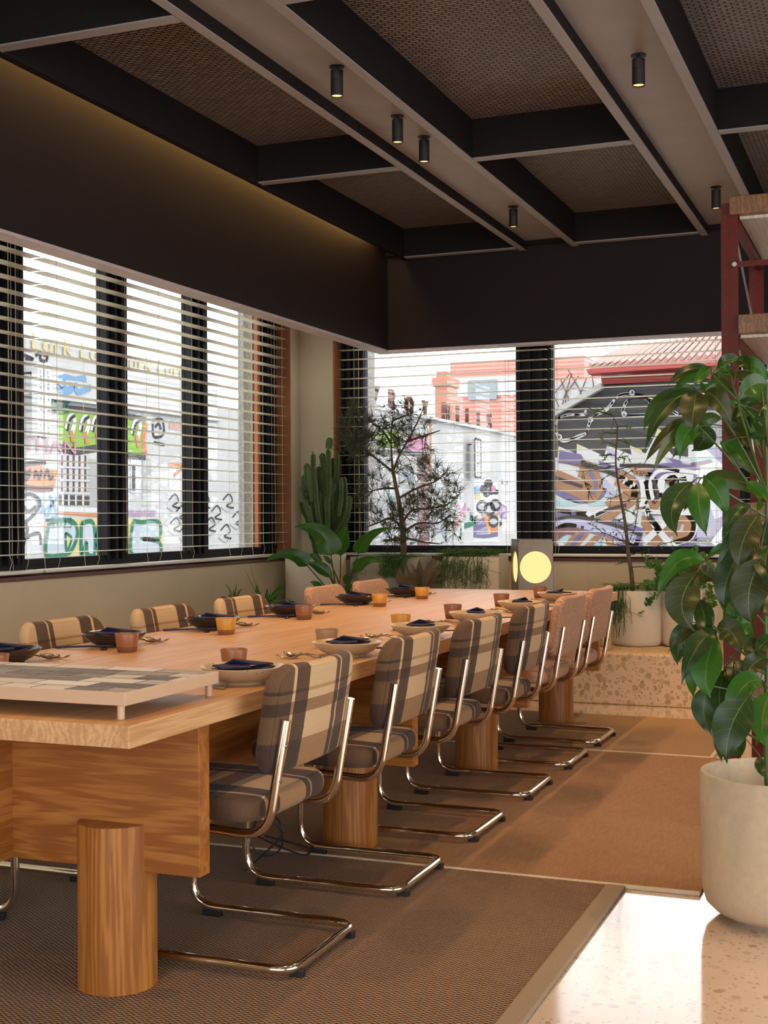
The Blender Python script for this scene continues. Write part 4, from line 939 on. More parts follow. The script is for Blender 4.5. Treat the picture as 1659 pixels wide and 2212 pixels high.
# ------------------------------------------------------------------ plants
def trough(x0, x1, y0, y1, h, mat, parent, th=.022):
    m = MB().box(x0, x1, y0, y0+th, 0, h).box(x0, x1, y1-th, y1, 0, h).box(x0, x0+th, y0+th, y1-th, 0, h).box(x1-th, x1, y0+th, y1-th, 0, h).box(x0+th, x1-th, y0+th, y1-th, .02, .04)
    m.build('trough', mat, parent); B(x0+th, x1-th, y0+th, y1-th, h-.035, h-.025).build('soil', 'soil', parent)
def bez(a, c, b, n):
    return [a*(1-t)**2 + c*2*t*(1-t) + b*t*t for t in [i/n for i in range(n+1)]]
def leaf(m, a, b, wd, ctrl=None, twist=0.0, fold=.25, wave=.06, view=None, n=12, shape='ovate', mi=(0, 1), seed=0, veins=False):
    """one leaf blade from a to b with a midrib strip; wd is the full width"""
    rnd = random.Random(seed*7919+int(abs(a.x*1e4))+int(abs(b.z*1e4)))
    c = ctrl if ctrl is not None else (a+b)/2 + Vector((0, 0, (b-a).length*.12))
    P3 = bez(a, c, b, n); view = view or (CAM - (a+b)/2).normalized(); rows = []
    ph = rnd.uniform(0, 6)
    for i, p in enumerate(P3):
        t = i/n; tg = (P3[min(i+1, n)]-P3[max(i-1, 0)]).normalized()
        sd = tg.cross(view); sd = sd.normalized() if sd.length > 1e-4 else tg.orthogonal()
        sd = Matrix.Rotation(twist, 3, tg) @ sd; nn = sd.cross(tg)
        if shape == 'ovate': w_ = math.sin(pi*min(1, t**.82))**.95 * (1-.25*t*t) * .92
        elif shape == 'heart': w_ = (max(0.0, 1-t)**.8)*(min(1, t*9)**.5)*1.15
        elif shape == 'blade': w_ = (1-t)**.6*(.55+.45*min(1, t*6))
        else: w_ = math.sin(pi*t)**.5
        if i == n: w_ = .02
        if shape == 'ovate' and i == n-1: w_ *= .55
        if i == 0: w_ = .06 if shape != 'blade' else w_
        w_ *= wd/2; r = []
        for u in (-1, -.55, -.022, .022, .55, 1):
            dz = abs(u)*fold*w_ + (wave*wd*sin(ph+t*13+(3 if u > 0 else 0))*abs(u)**2 if 0 < i < n else 0)
            r.append(p + sd*(u*w_*(1-.12*abs(u)*fold)) + nn*dz)
        rows.append(r)
    base = len(m.v)
    for r in rows: m.v += r
    for i in range(n):
        for k in range(5): m.f.append([base+i*6+k, base+i*6+k+1, base+(i+1)*6+k+1, base+(i+1)*6+k]); m.m.append(mi[1] if k == 2 else mi[0])
    if veins:
        up = view*.0009
        for i in range(1, n-3, 2):
            for a_, b_, c_ in ((2, 1, 0), (3, 4, 5)):
                q = [rows[i][a_], rows[i+1][b_], rows[i+2][c_]]; tt = (rows[i+1][2]-rows[i][2]).normalized()*wd*.007
                for k in range(2): m.quad([q[k]+up, q[k+1]+up, q[k+1]+up+tt*.5, q[k]+up+tt], mi[1])
VEIN = 0
def buildleaf(m, name, mats, parent):
    o = m.build(name, mats, parent, smooth=True); return o
def rel(m, org):
    m.v = [v-org for v in m.v]; return m
def pot(parent, r, h, mat, z0=0.0, soil=.05, seg=48, rb=.92, lip=.014):
    MB().lathe([(.001, z0), (r*rb*.86, z0), (r*rb*.95, z0+.012), (r*rb, z0+.035), (r, z0+h*.45), (r, z0+h-.004), (r-.003, z0+h), (r-lip, z0+h), (r-lip-.002, z0+h-.01), (r-lip-.004, z0+h-soil-.01)], seg=seg, cap=False).build('pot', mat, parent, smooth=True)
    MB().lathe([(.001, z0+h-soil), (r-lip-.003, z0+h-soil-.004)], seg=seg, cap=False).build('soil', 'soil', parent)

# --- big umbrella tree in the foreground
org = Vector((-.343, 4.02, 0))
t = thing('potted_umbrella_tree', 'large umbrella tree with glossy drooping leaves in the big sand pot by the rack', 'potted plant', org)
H0 = py_(1659, 1705, 3.755).z
MB().lathe([(.001, .030), (.13, .030), (.14, .004), (.15, .0), (.165, .014), (.195, .024), (.220, .048), (.2305, .085), (.2335, .13), (.235, H0-.006), (.232, H0), (.220, H0), (.217, H0-.006), (.215, H0-.16)], seg=72, cap=False).build('pot', 'stone_pot', t, smooth=True)
MB().lathe([(.001, H0-.13), (.216, H0-.135)], seg=48, cap=False).build('soil', 'soil', t)
def q4(x, y): return (1280+x/4.377, 760+y/4.377)
def q3(x, y): return (1000+x*.48, 1150+y*.48)
LV = []
def add4(bx, by, tx, ty, w_, cx=None, cy=None, Y=4.0, dy=-.10, tw=0.0): LV.append((q4(bx, by), q4(tx, ty), w_/4.377, q4(cx, cy) if cx else None, Y, dy, tw))
def add3(bx, by, tx, ty, w_, cx=None, cy=None, Y=4.0, dy=-.10, tw=0.0): LV.append((q3(bx, by), q3(tx, ty), w_*.48, q3(cx, cy) if cx else None, Y, dy, tw))
for a in ((1110, 150, 710, 320, 120, 860, 130, 3.9, -.08, .5), (1110, 160, 755, 370, 120, 900, 190, 3.98, -.02, -.4), (1115, 150, 945, 335, 130, 1040, 190, 3.86), (985, 375, 935, 770, 330, 950, 520, 3.80, -.06, .1), (1070, 375, 1330, 705, 250, 1190, 400, 3.85, -.02, -.2),
          (985, 370, 492, 935, 200, 640, 420, 3.90, -.10, .45), (970, 370, 480, 745, 240, 560, 430, 3.95, -.05, -.35), (1060, 370, 1345, 410, 150, 1200, 200, 4.02, .1, .4), (985, 372, 745, 400, 90, 850, 290, 3.95, 0, .2), (1050, 375, 1010, 280, 70, 1050, 320, 4.0),
          (1005, 705, 825, 1025, 240, 840, 720, 3.82, -.05, .1), (1000, 705, 470, 1090, 170, 760, 600, 3.9, -.12, .4), (1000, 708, 555, 1180, 150, 730, 690, 3.86, -.14, -.3), (1010, 712, 935, 940, 280, 1120, 830, 4.05, .02, -.1), (1000, 700, 1230, 640, 170, 1100, 600, 4.08, .05, .3), (1000, 706, 748, 1015, 110, 830, 860, 3.95),
          (930, 1235, 805, 1745, 290, 640, 1440, 3.74, -.08, .15), (1000, 1235, 1080, 1745, 260, 980, 1450, 3.78, -.04, 0), (1055, 1185, 1282, 1575, 270, 1190, 1260, 3.82, -.02, -.15), (1060, 1180, 1585, 1370, 200, 1300, 1150, 3.95, .08, .1), (935, 1235, 862, 1510, 130, 930, 1380, 3.86), (1060, 1180, 1500, 1260, 120, 1280, 1110, 4.0, .1, .4),
          (1650, 300, 1378, 475, 240, 1480, 260, 3.82, -.04, .1), (1390, 65, 1170, 160, 150, 1240, 60, 3.98, 0, .3), (1375, 60, 1490, 190, 150, 1450, 90, 3.9), (1390, 70, 1680, 280, 170, 1560, 110, 3.86, 0, -.2), (1300, 215, 1180, 130, 120, 1230, 120, 3.86, 0, .2), (1300, 230, 1620, 300, 110, 1480, 180, 4.0, 0, .3), (1300, 235, 1110, 260, 90, 1190, 180, 4.02, 0, .2), (1300, 225, 1265, 190, 80, 1290, 150, 3.9),
          (1380, 500, 1600, 500, 120, 1480, 440, 4.0), (1380, 505, 1600, 920, 260, 1520, 640, 4.12, 0, .1), (1385, 510, 1500, 860, 200, 1400, 700, 4.16), (1380, 500, 1230, 560, 100, 1300, 470, 4.14, 0, .3), (1210, 865, 1450, 1090, 170, 1360, 880, 3.95), (1225, 868, 1610, 1250, 190, 1500, 1000, 4.0, .04, .15), (1240, 700, 1480, 935, 190, 1400, 740, 4.05),
          (1640, 600, 1520, 680, 110, 1570, 610, 3.95), (1650, 480, 1560, 620, 90, 1600, 520, 3.95), (1490, 800, 1640, 840, 90, 1560, 770, 3.95), (1660, 350, 1400, 450, 150, 1520, 440, 4.1), (1450, 1240, 1680, 1440, 140, 1590, 1280, 3.85), (1560, 1500, 1570, 1370, 70, 1600, 1430, 3.9), (1650, 700, 1700, 1250, 240, 1760, 900, 4.1, .1),
          (1570, 1535, 1380, 2060, 340, 1380, 1760, 3.72, -.06, .1), (1490, 1450, 1222, 1835, 170, 1300, 1480, 3.80, -.04, .45), (1400, 1600, 1145, 2100, 160, 1330, 1800, 3.88, -.04, .3), (1590, 1540, 1310, 1900, 120, 1400, 1620, 3.9), (1660, 1560, 1620, 1960, 200, 1720, 1740, 3.9, 0, .3), (1300, 1830, 1050, 1990, 90, 1180, 1830, 3.86, 0, .3)): add4(*a)
for a in ((1085, 128, 870, 305, 110, 950, 60, 3.78, -.06, .45), (1075, 130, 1160, 215, 120, 1050, 190, 3.95), (1055, 178, 1045, 445, 190, 920, 330, 3.74, -.06, .1), (1060, 300, 1075, 500, 110, 1110, 400, 3.84), (1000, 400, 965, 600, 110, 960, 500, 3.95, 0, -.1), (1010, 430, 1045, 620, 100, 1040, 520, 4.0),
          (1140, 440, 983, 685, 120, 1040, 480, 3.72, -.08, .5), (1140, 465, 1115, 745, 170, 1060, 640, 3.70, -.06, .1), (1110, 470, 1040, 750, 110, 1010, 620, 3.76, -.04, .4), (1145, 430, 1250, 555, 140, 1230, 420, 3.76), (1125, 430, 920, 545, 60, 1010, 420, 3.86, -.06, .5), (1110, 690, 1122, 915, 130, 1050, 800, 3.86, 0, .1), (1180, 620, 1178, 865, 120, 1130, 740, 3.92), (1220, 580, 1300, 740, 150, 1240, 640, 3.95),
          (1290, 730, 1188, 1040, 210, 1170, 880, 3.62, -.06, .1), (1345, 665, 1185, 905, 130, 1230, 640, 3.72, -.05, .45), (1385, 720, 1365, 965, 150, 1320, 840, 3.74), (1175, 840, 1165, 1035, 70, 1145, 940, 3.72, 0, .3), (1345, 120, 1305, 425, 210, 1250, 270, 3.76, -.04, .1), (1245, 90, 1180, 360, 140, 1160, 220, 3.84, -.04, .2), (1290, 60, 1250, 330, 120, 1200, 200, 3.92), (1380, 60, 1385, 240, 130, 1340, 150, 3.82), (1250, 380, 1140, 290, 90, 1180, 300, 3.9),
          (1290, 400, 1160, 400, 90, 1220, 350, 3.88, 0, .3), (1300, 420, 1240, 530, 110, 1250, 430, 3.92), (1370, 560, 1270, 660, 120, 1290, 580, 3.9), (1330, 500, 1270, 560, 90, 1290, 500, 3.92), (1390, 480, 1320, 560, 90, 1340, 490, 3.95), (1340, 1010, 1360, 1105, 60, 1330, 1060, 3.8), (1210, 880, 1240, 1020, 120, 1230, 960, 3.9, 0, .2), (1400, 200, 1390, 400, 160, 1360, 300, 3.9), (1390, 850, 1320, 960, 60, 1340, 880, 3.95)): add3(*a)
m = MB(); bases = []
for i, (b_, t_, w_, c_, Y, dy, tw) in enumerate(LV):
    a = py_(*b_, Y); b = py_(*t_, Y+dy); c = py_(*c_, Y+dy*.5-.03) if c_ else None
    leaf(m, a, b, w_*.88*Y*1.06/F_PX/max(.5, cos(tw)), c, tw, .22, .035, seed=i, n=14, mi=((0, 0, 2, 0, 3, 2, 0, 3)[(i*5) % 8], 1), veins=True); bases.append(a)
rel(m, org); buildleaf(m, 'foliage', ['leaf', 'leaf_vein', 'leaf_bright', 'leaf_olive'], t)
def stemt(m, pts, r0, r1, seg=8):
    p = [Vector(x) for x in pts]; sp = []; 
    flat_ = sm([tuple(v) for v in p], 5) if False else None
    k = len(p); o = []
    for i in range(k-1):
        p0, p1, p2, p3 = p[max(i-1, 0)], p[i], p[i+1], p[min(i+2, k-1)]
        for j in range(6):
            s = j/6; o.append(.5*((2*p1)+(p2-p0)*s+(2*p0-5*p1+4*p2-p3)*s*s+(3*p1-p0-3*p2+p3)*s**3))
    o.append(p[-1]); n_ = len(o); m.tube(o, [r0+(r1-r0)*i/(n_-1) for i in range(n_)], seg)
m = MB(); 
def T4(x, y, Y=4.0): return py_(*q4(x, y), Y)
def T3(x, y, Y=4.0): return py_(*q3(x, y), Y)
stemt(m, [T3(1372, 1200, 4.0), T3(1362, 900, 4.0), T3(1368, 650, 4.0), T3(1362, 300, 4.0), T4(1650, 1300), T4(1640, 800), T4(1650, 300)], .0085, .005)
stemt(m, [T3(1400, 1200, 4.03), T3(1395, 700, 4.03), T3(1400, 0, 4.03)], .007, .004)
rel(m, org).build('trunk', 'stem', t, smooth=True)
m = MB()
for hub, root, sag in (((1060, 380), (1620, 1290), .02), ((1010, 710), (1560, 1350), .01), ((1050, 1190), (1640, 1560), .0), ((1125, 205), (1600, 700), 0), ((1380, 500), (1650, 1350), 0), ((1330, 330), (1600, 1000), 0), ((1600, 320), (1660, 900), 0), ((1225, 868), (1610, 1450), 0)):
    a, b = T4(*hub, 3.88), T4(*root, 4.0); stemt(m, [b, b.lerp(a, .5)+Vector((0, -.02, sag)), a], .0042, .0028, 6)
for hub, root in (((1090, 128), (1365, 420)), ((1140, 440), (1362, 640)), ((1290, 735), (1365, 690)), ((1340, 660), (1366, 700)), ((1180, 600), (1365, 690)), ((1330, 120), (1375, 330)), ((1200, 560), (1362, 640)), ((1210, 870), (1365, 960)), ((1110, 690), (1362, 760))):
    a, b = T3(*hub, 3.84), T3(*root, 4.0); stemt(m, [b, b.lerp(a, .5)+Vector((0, -.03, .01)), a], .0038, .0026, 6)
# each leaf stalk reaches the nearest hub
hubs = [T4(1060, 380, 3.88), T4(1010, 710, 3.88), T4(1050, 1190, 3.88), T4(1125, 205, 3.88), T4(1380, 500, 3.88), T4(1330, 330, 3.88), T4(1600, 320, 3.88), T4(1225, 868, 3.88), T3(1090, 128, 3.84), T3(1140, 440, 3.84), T3(1290, 735, 3.84), T3(1340, 660, 3.84), T3(1180, 600, 3.84), T3(1330, 120, 3.84), T3(1200, 560, 3.84), T3(1210, 870, 3.84), T3(1110, 690, 3.84)]
for a in bases:
    h = min(hubs, key=lambda q: (q-a).length); m.tube([h, (h+a)/2+Vector((0, 0, .006)), a], .0018, 5)
rel(m, org).build('leaf_stalks', 'stem', t, smooth=True)

# --- cactus in the tall cream planter
org = Vector((-4.06, 8.78, .326)); t = thing('potted_cactus', 'tall many armed ribbed cactus in the cream planter in the window corner', 'potted plant', org)
pot(t, .225, py_(692, 1199, 8.6).z-.326, 'planter', seg=64, rb=.97)
def qc(x, y): return (640+x/4.8875, 940+y/4.8875)
COLS = [[(180, 198), (180, 380), (205, 640), (240, 900), (270, 1180)], [(270, 190), (292, 330), (312, 480), (300, 760), (280, 1150)], [(352, 25), (343, 140)], [(338, 150), (342, 290), (345, 430), (345, 700)], [(112, 300), (118, 450), (145, 620), (165, 800), (250, 1150)], [(86, 420), (90, 560), (112, 680), (140, 800)], [(54, 565), (68, 660), (122, 720), (160, 900)], [(54, 695), (75, 800), (118, 880), (170, 1100)],
    [(250, 430), (262, 600), (268, 800), (285, 1050)], [(360, 445), (366, 620), (372, 850)], [(440, 455), (442, 620), (420, 800), (380, 1000)], [(328, 640), (330, 780), (330, 1000)], [(478, 665), (458, 770), (400, 838)], [(500, 440), (512, 600), (492, 800), (400, 1020)], [(568, 640), (552, 760), (522, 900), (420, 1050)], [(430, 190), (430, 330), (415, 500)], [(392, 240), (392, 420), (380, 600)], [(240, 590), (250, 760), (272, 950)],
    [(176, 720), (188, 880), (215, 1100)], [(372, 820), (370, 1000)], [(170, 1080), (190, 1150), (215, 1290)], [(208, 640), (222, 800), (292, 990)], [(122, 740), (150, 880), (200, 1050)], [(530, 780), (500, 900), (440, 1000)], [(400, 600), (395, 800)], [(150, 330), (165, 500), (180, 700)], [(240, 330), (238, 480)], [(290, 470), (288, 640)], [(470, 450), (478, 620), (450, 850)], [(100, 500), (150, 700)], [(310, 700), (300, 900)], [(60, 620), (100, 700)]]
m = MB(); random.seed(4)
for k, c_ in enumerate(COLS):
    Y = 8.70 + ((k*37) % 11)*.018; P3 = []; pp = sm([qc(*p) for p in c_], 7)
    P3 = [py_(x, y, Y + .0006*(y-1000)) for x, y in pp]
    # resample evenly
    L = [0]; 
    for i in range(1, len(P3)): L.append(L[-1] + (P3[i]-P3[i-1]).length)
    n_ = max(6, int(L[-1]/.009)); Q = []
    for i in range(n_+1):
        s = L[-1]*i/n_; j = max(0, min(len(L)-2, next((q for q in range(len(L)-1) if L[q+1] >= s), len(L)-2))); Q.append(P3[j].lerp(P3[j+1], (s-L[j])/max(1e-6, L[j+1]-L[j])))
    b = len(m.v); up = Vector((1, 0, 0)); R0 = .0235 if k not in (12, 21, 28) else .019; ph = random.uniform(0, 1.2)
    for i, p in enumerate(Q):
        tg = (Q[min(i+1, n_)]-Q[max(i-1, 0)]).normalized(); n1 = (up-tg*up.dot(tg)).normalized(); n2 = tg.cross(n1); s = i/n_*L[-1]
        cap = min(1, math.sqrt((s+.002)/.02)); z = 1 + (.12 if i % 2 else -.02)
        for j in range(16):
            kk = j % 4; rr = R0*cap*(z if kk == 0 else (.72 if kk in (1, 3) else .46)); a = ph + 2*pi*j/16; m.v.append(p + (n1*cos(a)+n2*sin(a))*rr)
    for i in range(n_):
        for j in range(16):
            q = (j+1) % 16; m.f.append([b+i*16+j, b+i*16+q, b+(i+1)*16+q, b+(i+1)*16+j]); m.m.append(0)
    m.f.append([b+j for j in range(16)]); m.m.append(0)
    for i in range(1, n_):      # pale ridge teeth
        if i % 2: 
            for j in (0, 4, 8, 12):
                v0 = m.v[b+i*16+j]; d = (v0-Q[i]).normalized(); m.quad([v0+Vector((0, 0, .0022)), v0-Vector((0, 0, .0022)), v0+d*.005], 1)
    for q in range(3 if k % 3 == 0 else 0):
        p = Q[0]; leaf(m, p, p+Vector((random.uniform(-.02, .02), -.01, random.uniform(.01, .03))), .009, None, 0, n=3, mi=(2, 2))
rel(m, org); m.build('ribbed_arms', ['cactus', 'cactus_rib', 'leaf_ivy'], t)

# --- spiky pencil tree in the grey trough
org = Vector((-3.33, 8.84, .326)); t = thing('potted_pencil_tree', 'spiky thin twigged tree in the grey concrete trough before the back window', 'potted plant', org)
zt_ = py_(820, 1203, 8.72).z - .326
trough(-.42, .12, -.13, .13, zt_, 'concrete', t)
YT = 8.84
def K(x, y, d=0): return py_(x, y, YT+d)
SK = [[(872, 1203), (871, 1160), (866, 1110), (856, 1055), (849, 1020)], [(849, 1020), (846, 985), (845, 940), (849, 900)], [(849, 1020), (862, 985), (885, 945), (905, 905), (915, 880)], [(849, 1020), (825, 1000), (800, 980), (775, 955), (750, 925)], [(868, 1125), (890, 1103), (925, 1098), (965, 1090), (990, 1070)], [(872, 1150), (905, 1130), (945, 1130), (975, 1110)], [(858, 1060), (830, 1055), (805, 1060)], [(862, 1075), (900, 1055), (940, 1040), (965, 1020)],
      [(870, 1140), (845, 1120), (815, 1130), (790, 1140)], [(845, 960), (825, 930), (800, 910)], [(880, 950), (920, 940), (950, 930)], [(800, 980), (780, 990), (765, 985)], [(872, 1160), (910, 1170), (950, 1175)], [(849, 905), (870, 900), (890, 890)]]
m = MB(); nodes = []; random.seed(21)
for k, s in enumerate(SK):
    pts = [K(x, y, (random.uniform(-.05, .05) if i and k else 0) + (.04*((k % 3)-1))*i/len(s)) for i, (x, y) in enumerate(s)]
    if k: pts[0] = min(nodes, key=lambda q: (q-pts[0]).length) if nodes else pts[0]
    r0 = .026 if k == 0 else .010; r1 = .012 if k == 0 else .0035
    stemt(m, pts, r0, r1, 8)
    for i in range(len(pts)-1):
        for j in range(6): nodes.append(pts[i].lerp(pts[i+1], j/5))
rel(m, org).build('trunk', 'bark', t, smooth=True)
m = MB(); tw = MB(); cents = [n_ for n_ in nodes[28:]]
def burst(p, d, n_, ln):
    for _ in range(n_):
        v = (d + Vector((random.gauss(0, .75), random.gauss(0, .75), random.gauss(0, .6)))).normalized()*random.uniform(.5, 1.1)*ln
        e = p+v; m.tube([p, p+v*.5+Vector((0, 0, random.uniform(-.003, .004))), e], [.0017, .0014, .0008], 3, cap=False)
regions = [((868, 920), 62, 55, 62), ((770, 925), 42, 48, 52), ((850, 975), 85, 45, 45), ((935, 1060), 62, 62, 60), ((900, 1130), 75, 50, 45), ((820, 1070), 48, 60, 34), ((760, 965), 30, 40, 16), ((840, 1130), 40, 45, 20), ((960, 1130), 40, 40, 14)]
for (c_, rx, ry, cnt) in regions:
    for _ in range(cnt):
        a, r_ = random.uniform(0, 2*pi), math.sqrt(random.random()); p = K(c_[0]+rx*r_*cos(a), c_[1]+ry*r_*sin(a), random.uniform(-.15, .12))
        q = min(cents, key=lambda z: (z-p).length); d = (p-q); mid = (p+q)/2+Vector((random.uniform(-.02, .02), 0, -.01))
        tw.tube([q, mid, p], [.0026, .002, .0016], 4, cap=False); burst(p, d.normalized()*.9+Vector((0, 0, .25)), random.randint(12, 17), .092); burst(mid, d.normalized(), 4, .06)
rel(tw, org).build('twigs', 'bark', t, smooth=True); rel(m, org); o = m.build('needle_twigs', 'needle', t)

def strands(m, x0, x1, y, Y, n_, drop, seed, curl=.03, up=.03, spread=.05):
    rnd = random.Random(seed)
    for _ in range(n_):
        a = py_(rnd.uniform(x0, x1), y, Y + rnd.uniform(-.05, .10)); dx, dyy = rnd.gauss(0, spread), rnd.uniform(-.13, -.03); dr = rnd.uniform(.1, 1)*drop
        b = a+Vector((dx*.4, dyy*.6, rnd.uniform(.2, 1)*up)); c = a+Vector((dx*.8, dyy-.03, -dr*.35)); e = a+Vector((dx+rnd.gauss(0, curl), dyy-.04, -dr))
        P3 = bez(a, b+Vector((0, 0, up)), c, 4)[:-1]+bez(c, c+Vector((0, 0, -dr*.35)), e, 4); m.tube(P3, .0017, 3, cap=False)
        if dr > .05:
            q = P3[5]
            for _ in range(2): m.tube([q, q+Vector((rnd.gauss(0, .02), -.005, -.02)), q+Vector((rnd.gauss(0, .035), -.01, -.055))], .0014, 3, cap=False)
def tuft(m, x, y, Y, rx, rz, n_, seed, r=.0013):
    rnd = random.Random(seed); c = py_(x, y, Y)
    for _ in range(n_):
        a = c+Vector((rnd.uniform(-rx, rx), rnd.uniform(-.05, .06), rnd.uniform(-.01, .01))); v = Vector((rnd.gauss(0, .03), rnd.gauss(-.01, .03), rnd.uniform(.2, 1)*rz))
        m.tube([a, a+v*.6, a+v+Vector((v.x, v.y, -.012))], r, 3, cap=False)
m = MB(); tuft(m, 858, 1207, 8.74, .075, .05, 420, 1); strands(m, 836, 886, 1207, 8.74, 200, .14, 2, .01, .015, .012)
strands(m, 775, 790, 1207, 8.80, 26, .22, 5, .01, .01, .01)
rel(m, org); m.build('trailing_moss', 'strand', t)

# --- trailing strands in the cream trough left of the lamp
org = Vector((-2.83, 8.83, .326)); t = thing('potted_trailing_cactus', 'stringy trailing green plant spilling over the cream trough left of the lamp', 'potted plant', org)
zt_ = py_(1020, 1203, 8.72).z - .326
trough(-.205, .205, -.12, .12, zt_, 'planter', t)
m = MB(); tuft(m, 1020, 1198, 8.80, .19, .06, 520, 7); strands(m, 972, 1060, 1200, 8.80, 150, .34, 8, .03, .03, .045); strands(m, 958, 975, 1200, 8.8, 40, .3, 9, .01, .02, .02)
rel(m, org); m.build('strands', 'strand', t)

# --- large paddle leaf plant in front of the cactus
org = Vector((-3.62, 8.33, .326)); t = thing('potted_paddle_leaf_plant', 'broad glossy leaved plant with a red sheath in front of the cactus', 'potted plant', org)
pot(t, .13, .22, 'planter')
def q5(x, y): return (560+x/2.765, 680+y/2.765)
def T5(x, y, Y=8.30): return py_(*q5(x, y), Y)
m = MB(); st = MB()
for i, (b_, t_, w_, c_, Y, tw_, shp) in enumerate([((428, 1437), (212, 1268), 165, (400, 1250), 8.15, .1, 'heart'), ((288, 1500), (28, 1476), 105, (200, 1370), 8.2, .2, 'heart'), ((486, 1440), (532, 1250), 120, (480, 1340), 8.3, .1, 'ovate'), ((592, 1425), (792, 1268), 100, (620, 1300), 8.25, .2, 'heart'), ((570, 1522), (760, 1490), 78, (650, 1420), 8.2, .1, 'heart'),
        ((432, 1570), (275, 1478), 90, (380, 1500), 8.25, .2, 'ovate'), ((375, 1485), (292, 1440), 55, (330, 1430), 8.3, .2, 'ovate'), ((378, 1650), (300, 1596), 50, (350, 1600), 8.2, .1, 'ovate'), ((525, 1610), (532, 1540), 45, (505, 1570), 8.25, 0, 'ovate'), ((430, 1490), (380, 1440), 40, (400, 1450), 8.35, .5, 'ovate'), ((520, 1650), (560, 1610), 40, (530, 1620), 8.2, .1, 'ovate')]):
    a, b = T5(*b_, Y), T5(*t_, Y-.05); leaf(m, a, b, w_/2.765*Y*1.06/F_PX, T5(*c_, Y-.03), tw_, .3, .03, shape=shp, n=16, seed=i)
    root = T5(480+(i-4)*6, 1720, 8.33); stemt(st, [root, root.lerp(a, .5)+Vector((0, .02, 0)), a], .008, .004, 7)
root = T5(480, 1720, 8.33); rt = py_(745, 1420, 8.33); st.tube([root, Vector((root.x, 8.33, .52))], .03, 10)
rel(m, org); m.build('foliage', ['leaf_big', 'leaf_vein'], t, smooth=True); rel(st, org).build('leaf_stalks', 'stem', t, smooth=True)
m = MB(); stemt(m, [T5(486, 1660, 8.2), T5(490, 1590, 8.2), T5(505, 1500, 8.22), T5(520, 1440, 8.22)], .010, .003); rel(m, org).build('red_sheath', 'red_stem', t, smooth=True)

# --- rubber plant
org = Vector((-3.05, 8.42, .326)); t = thing('potted_rubber_plant', 'dark burgundy rubber plant behind the far end of the table', 'potted plant', org); pot(t, .12, .24, 'planter')
m = MB(); st = MB()
for i, (b_, t_, w_, c_) in enumerate([((885, 1650), (842, 1503), 85, (835, 1590)), ((925, 1640), (868, 1500), 60, (890, 1560)), ((950, 1640), (903, 1478), 55, (925, 1540)), ((970, 1640), (958, 1448), 58, (955, 1540)), ((985, 1630), (1056, 1436), 60, (1000, 1520)), ((1000, 1620), (1092, 1515), 62, (1030, 1550)), ((990, 1610), (1142, 1574), 55, (1060, 1550)), ((955, 1620), (1042, 1574), 36, (1000, 1590)), ((1000, 1650), (1105, 1640), 60, (1050, 1610)), ((945, 1640), (890, 1560), 55, (905, 1600)), ((960, 1640), (1010, 1540), 46, (975, 1580)), ((975, 1650), (1040, 1600), 50, (1000, 1620)), ((905, 1650), (815, 1600), 50, (850, 1610))]):
    Y = 8.42+((i*5) % 4-2)*.03; a, b = T5(*b_, Y), T5(*t_, Y-.04); leaf(m, a, b, w_/2.765*Y*1.06/F_PX, T5(*c_, Y-.02), .15*((i % 3)-1), .2, .01, shape='ovate', n=12, seed=i, mi=(0, 0)); r_ = T5(965, 1700, 8.42); stemt(st, [r_, r_.lerp(a, .6), a], .004, .003, 6)
st.tube([T5(965, 1700, 8.42), Vector((T5(965, 1700, 8.42).x, 8.42, .55))], .012, 8)
rel(m, org); m.build('foliage', ['leaf_rubber'], t, smooth=True); rel(st, org).build('stems', 'bark', t, smooth=True)

# --- thin bare tree in the white round pot
org = Vector((-1.66, 8.70, .326)); t = thing('potted_thin_tree', 'thin twiggy sapling with tiny leaves in the round white pot near the rack', 'potted plant', org)
pot(t, .178, .368, 'planter', rb=.95)
def T(x, y, Y=8.70): return py_(x, y, Y)
m = MB(); tw = MB(); lf = MB(); random.seed(9)
trunk = [T(1367, 1285), T(1364, 1240), T(1357, 1195), T(1352, 1140), T(1345, 1100), T(1338, 1060), T(1332, 1020), T(1330, 985), T(1333, 945), T(1334, 920)]
stemt(m, trunk[:5], .017, .009); stemt(m, trunk[4:], .009, .0035)
def twig(a, b, r_=.0030, lv=6, sub=3):
    mid = (a+b)/2+Vector((random.gauss(0, .012), random.gauss(0, .02), random.gauss(.006, .01))); P3 = bez(a, mid, b, 6); tw.tube(P3, [r_*(1-.09*i) for i in range(7)], 4, cap=False)
    for k in range(sub):
        p = P3[random.randint(1, 5)]; d = (b-a).normalized(); e = p+Vector((random.gauss(d.x*.5, .6), random.gauss(0, .5), random.gauss(d.z*.5, .7))).normalized()*random.uniform(.03, .085)
        tw.tube([p, (p+e)/2+Vector((0, 0, .004)), e], [.0018, .0014, .0010], 3, cap=False)
        for _ in range(lv//2):
            q = p.lerp(e, random.uniform(.3, 1)); v = Vector((random.gauss(0, 1), random.gauss(0, 1), random.gauss(0, 1))).normalized()*.013; leaf(lf, q, q+v, .009, None, 0, .1, 0, n=3, mi=(0, 0))
    for _ in range(lv):
        q = P3[random.randint(2, 6)]; v = Vector((random.gauss(0, 1), random.gauss(0, 1), random.gauss(0, 1))).normalized()*.014; leaf(lf, q, q+v, .009, None, 0, .1, 0, n=3, mi=(0, 0))
